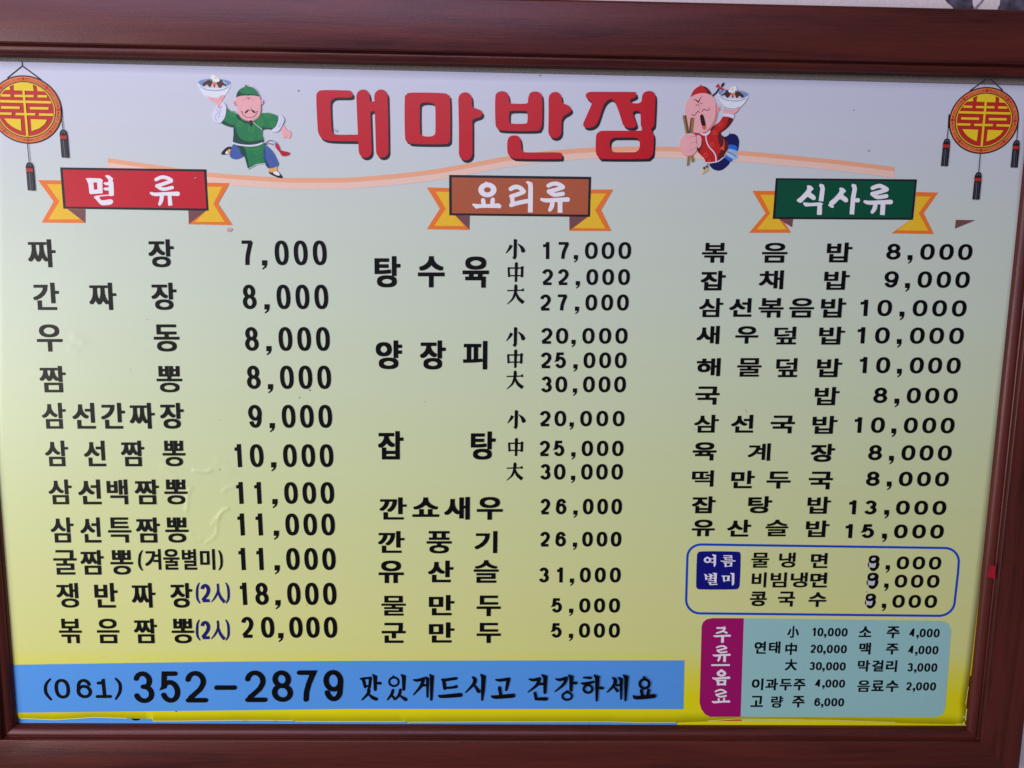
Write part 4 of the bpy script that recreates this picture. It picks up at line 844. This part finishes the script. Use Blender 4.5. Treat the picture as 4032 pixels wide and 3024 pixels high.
# phone number and the greeting in brush letters
P = Print(base=.00055); region(P, 'B')
P.stroke([(317, 1270), (291, 1305), (291, 1355), (323, 1398)], [13, 20, 21, 14], 'black', 5); P.stroke([(730, 1266), (757, 1300), (756, 1350), (732, 1394)], [13, 20, 21, 14], 'black', 5)
for ch, a, b, y0, y1 in (('0', 345, 442, 1268, 1392), ('6', 482, 580, 1268, 1390), ('1', 600, 700, 1268, 1388)): digit(P, ch, (a + b) / 2, y0, y1, b - a, 22.5, 19, cap=True)
for ch, a, b, y0, y1 in (('3', 842, 970, 1220, 1420), ('5', 1012, 1135, 1220, 1418), ('2', 1172, 1302, 1217, 1416), ('-', 1365, 1480, 1222, 1422), ('2', 1547, 1677, 1214, 1413), ('8', 1712, 1845, 1213, 1412), ('7', 1875, 1997, 1213, 1411), ('9', 2040, 2165, 1210, 1408)):
    digit(P, ch, (a + b) / 2, y0, y1, b - a, 34, 29, cap=True)
P.build('phone_number', sheet)
P = Print(base=.00055); P.fat = 1.48; P.frame(1390, 2600, 1.7556); st = lambda p, w_, sm=3: P.stroke(p, w_, 'black', sm)
st([(50, 124), (72, 135), (84, 182)], [6, 16, 14]); st([(68, 124), (120, 120)], 11, 0); st([(121, 122), (114, 186)], [16, 13], 0); st([(84, 178), (116, 176)], 11, 0)
st([(136, 96), (154, 112), (154, 200)], [6, 20, 15], 0); st([(160, 155), (188, 157)], [10, 15], 0); st([(108, 200), (106, 225), (64, 270)], [16, 15, 8]); st([(108, 232), (135, 255), (162, 266)], [8, 16, 16])
P.ell(283, 146, 40, 37, 'black', (25, 22)); st([(278, 108), (284, 114)], 9, 0); st([(333, 96), (352, 110), (351, 198)], [6, 20, 14], 0); st([(276, 205), (266, 235), (238, 270)], [14, 14, 7]); st([(268, 240), (288, 262)], [8, 14], 0); st([(328, 202), (318, 238), (290, 270)], [14, 14, 7]); st([(322, 240), (364, 268)], [8, 17], 0)
st([(420, 132), (445, 136), (488, 124)], [8, 14, 14]); st([(486, 126), (470, 175), (418, 235)], [17, 15, 6]); st([(474, 172), (512, 168)], 11, 0); st([(500, 112), (516, 124), (514, 250)], [6, 16, 9], 0); st([(530, 95), (546, 110), (541, 268)], [6, 19, 12], 0)
st([(615, 130), (640, 132), (712, 122)], [10, 14, 14]); st([(626, 134), (634, 190)], 16, 0); st([(636, 188), (690, 184), (712, 178)], [12, 12, 16]); st([(594, 240), (615, 246), (742, 236)], [8, 16, 20])
st([(826, 112), (842, 130), (832, 162), (778, 218)], [8, 18, 15, 6]); st([(838, 168), (868, 210)], [10, 18], 0); st([(882, 94), (902, 110), (897, 205), (892, 270)], [6, 22, 18, 9], 0)
st([(988, 130), (1015, 134), (1076, 125)], [8, 14, 15]); st([(1074, 127), (1058, 200)], [18, 12], 0); st([(1012, 186), (1020, 238)], [16, 14], 0); st([(958, 243), (985, 250), (1106, 240)], [8, 17, 20])
st([(1218, 126), (1245, 132), (1288, 122)], [8, 14, 14]); st([(1286, 124), (1268, 168), (1210, 214)], [17, 14, 6]); st([(1280, 160), (1322, 158)], 12, 0); st([(1303, 95), (1328, 110), (1325, 218)], [6, 20, 14], 0); st([(1256, 222), (1264, 258)], 14, 0); st([(1264, 262), (1334, 262)], [14, 17], 0)
st([(1402, 124), (1428, 130), (1474, 116)], [8, 14, 14]); st([(1472, 118), (1455, 160), (1396, 210)], [17, 14, 6]); st([(1488, 96), (1508, 110), (1505, 202)], [6, 20, 14], 0); st([(1512, 150), (1538, 152)], [9, 15], 0); P.ell(1478, 242, 40, 33, 'black', (25, 18)); st([(1474, 208), (1484, 210)], 9, 0)
st([(1592, 114), (1640, 116)], [8, 13], 0); st([(1578, 152), (1600, 156), (1660, 144)], [8, 14, 12]); P.ell(1622, 192, 38, 34, 'black', (21, 18)); st([(1664, 96), (1687, 112), (1682, 272)], [6, 22, 10], 0); st([(1692, 184), (1720, 186)], [10, 15], 0)
st([(1790, 114), (1810, 130), (1800, 168), (1754, 214)], [6, 17, 14, 6]); st([(1803, 178), (1824, 204)], [8, 15], 0); st([(1822, 166), (1850, 164)], 11, 0); st([(1832, 112), (1852, 126), (1850, 262)], [6, 17, 8], 0); st([(1865, 95), (1888, 110), (1880, 270)], [6, 20, 10], 0)
P.ell(2012, 156, 42, 40, 'black', (23, 22)); st([(2006, 110), (2016, 116)], 10, 0); st([(1990, 202), (1997, 240)], [15, 14], 0); st([(2040, 200), (2032, 240)], [15, 14], 0); st([(1936, 238), (1958, 252), (2078, 240)], [8, 17, 20])
P.build('greeting_lettering', sheet)

# specks, stains and marker dirt on the paper
P = Print(base=.0009)
for x, y, r, c_ in ((1176, 358, 2.6, 'line'), (2126, 298, 2.4, 'line'), (864, 1653, 1.7, 'sock'), (1220, 1536, 2, 'line'), (1179, 1566, 2, 'line'), (863, 1849, 3, 'gold'), (694, 2800, 2.2, 'line'), (1673, 1581, 1.8, 'cuffdark'), (3420, 594, 2.4, 'line'), (3360, 434, 1.6, 'line'), (1206, 2382, 1.8, 'sock'), (579, 1258, 1.6, 'cuffdark'), (512, 1455, 1.8, 'sock'), (2730, 1688, 2, 'cuffdark')): P.ell(x, y, r, r, c_, n=9)
P.stroke([(1218, 1533), (1222, 1538)], 2, 'line', 0); P.stroke([(2932, 1613), (2936, 1618), (2937, 1623)], 2.4, 'sock', 2); P.poly([(892, 902), (902, 896), (915, 903), (908, 912), (897, 910)], 'smudge', 3); P.ell(901, 908, 5, 4, 'skindark', n=9)
P.poly([(1314, 508), (1322, 512), (1330, 515), (1326, 521), (1318, 516)], 'bandlight', 2)
P.stroke([(3408, 2326), (3411, 2332)], 2.5, 'cuffdark', 0)
o = P.build('speck', sheet); o['kind'] = 'stuff'

# ---------------------------------------------------------------- scrap of red paper stuck on the right rail
q = [(3896, 2226), (3921, 2229), (3918, 2281), (3886, 2272), (3890, 2262)]
v = []
for d in (.0165, .0169):
    for x, y in q:
        a, b = at(x, y, d); v.append((a, -d, b))
n = len(q)
me = bpy.data.meshes.new('paper_scrap'); me.from_pydata(v, [], [list(range(n))[::-1], list(range(n, 2 * n))] + [(i, (i + 1) % n, n + (i + 1) % n, n + i) for i in range(n)])
me.materials.append(plain('red_scrap', rgb(190, 32, 52), .6, 300, .15))
o = link('paper_scrap', me); o['label'] = 'torn red paper scrap stuck on the dark wooden frame near the summer noodle prices'; o['category'] = 'paper scrap'
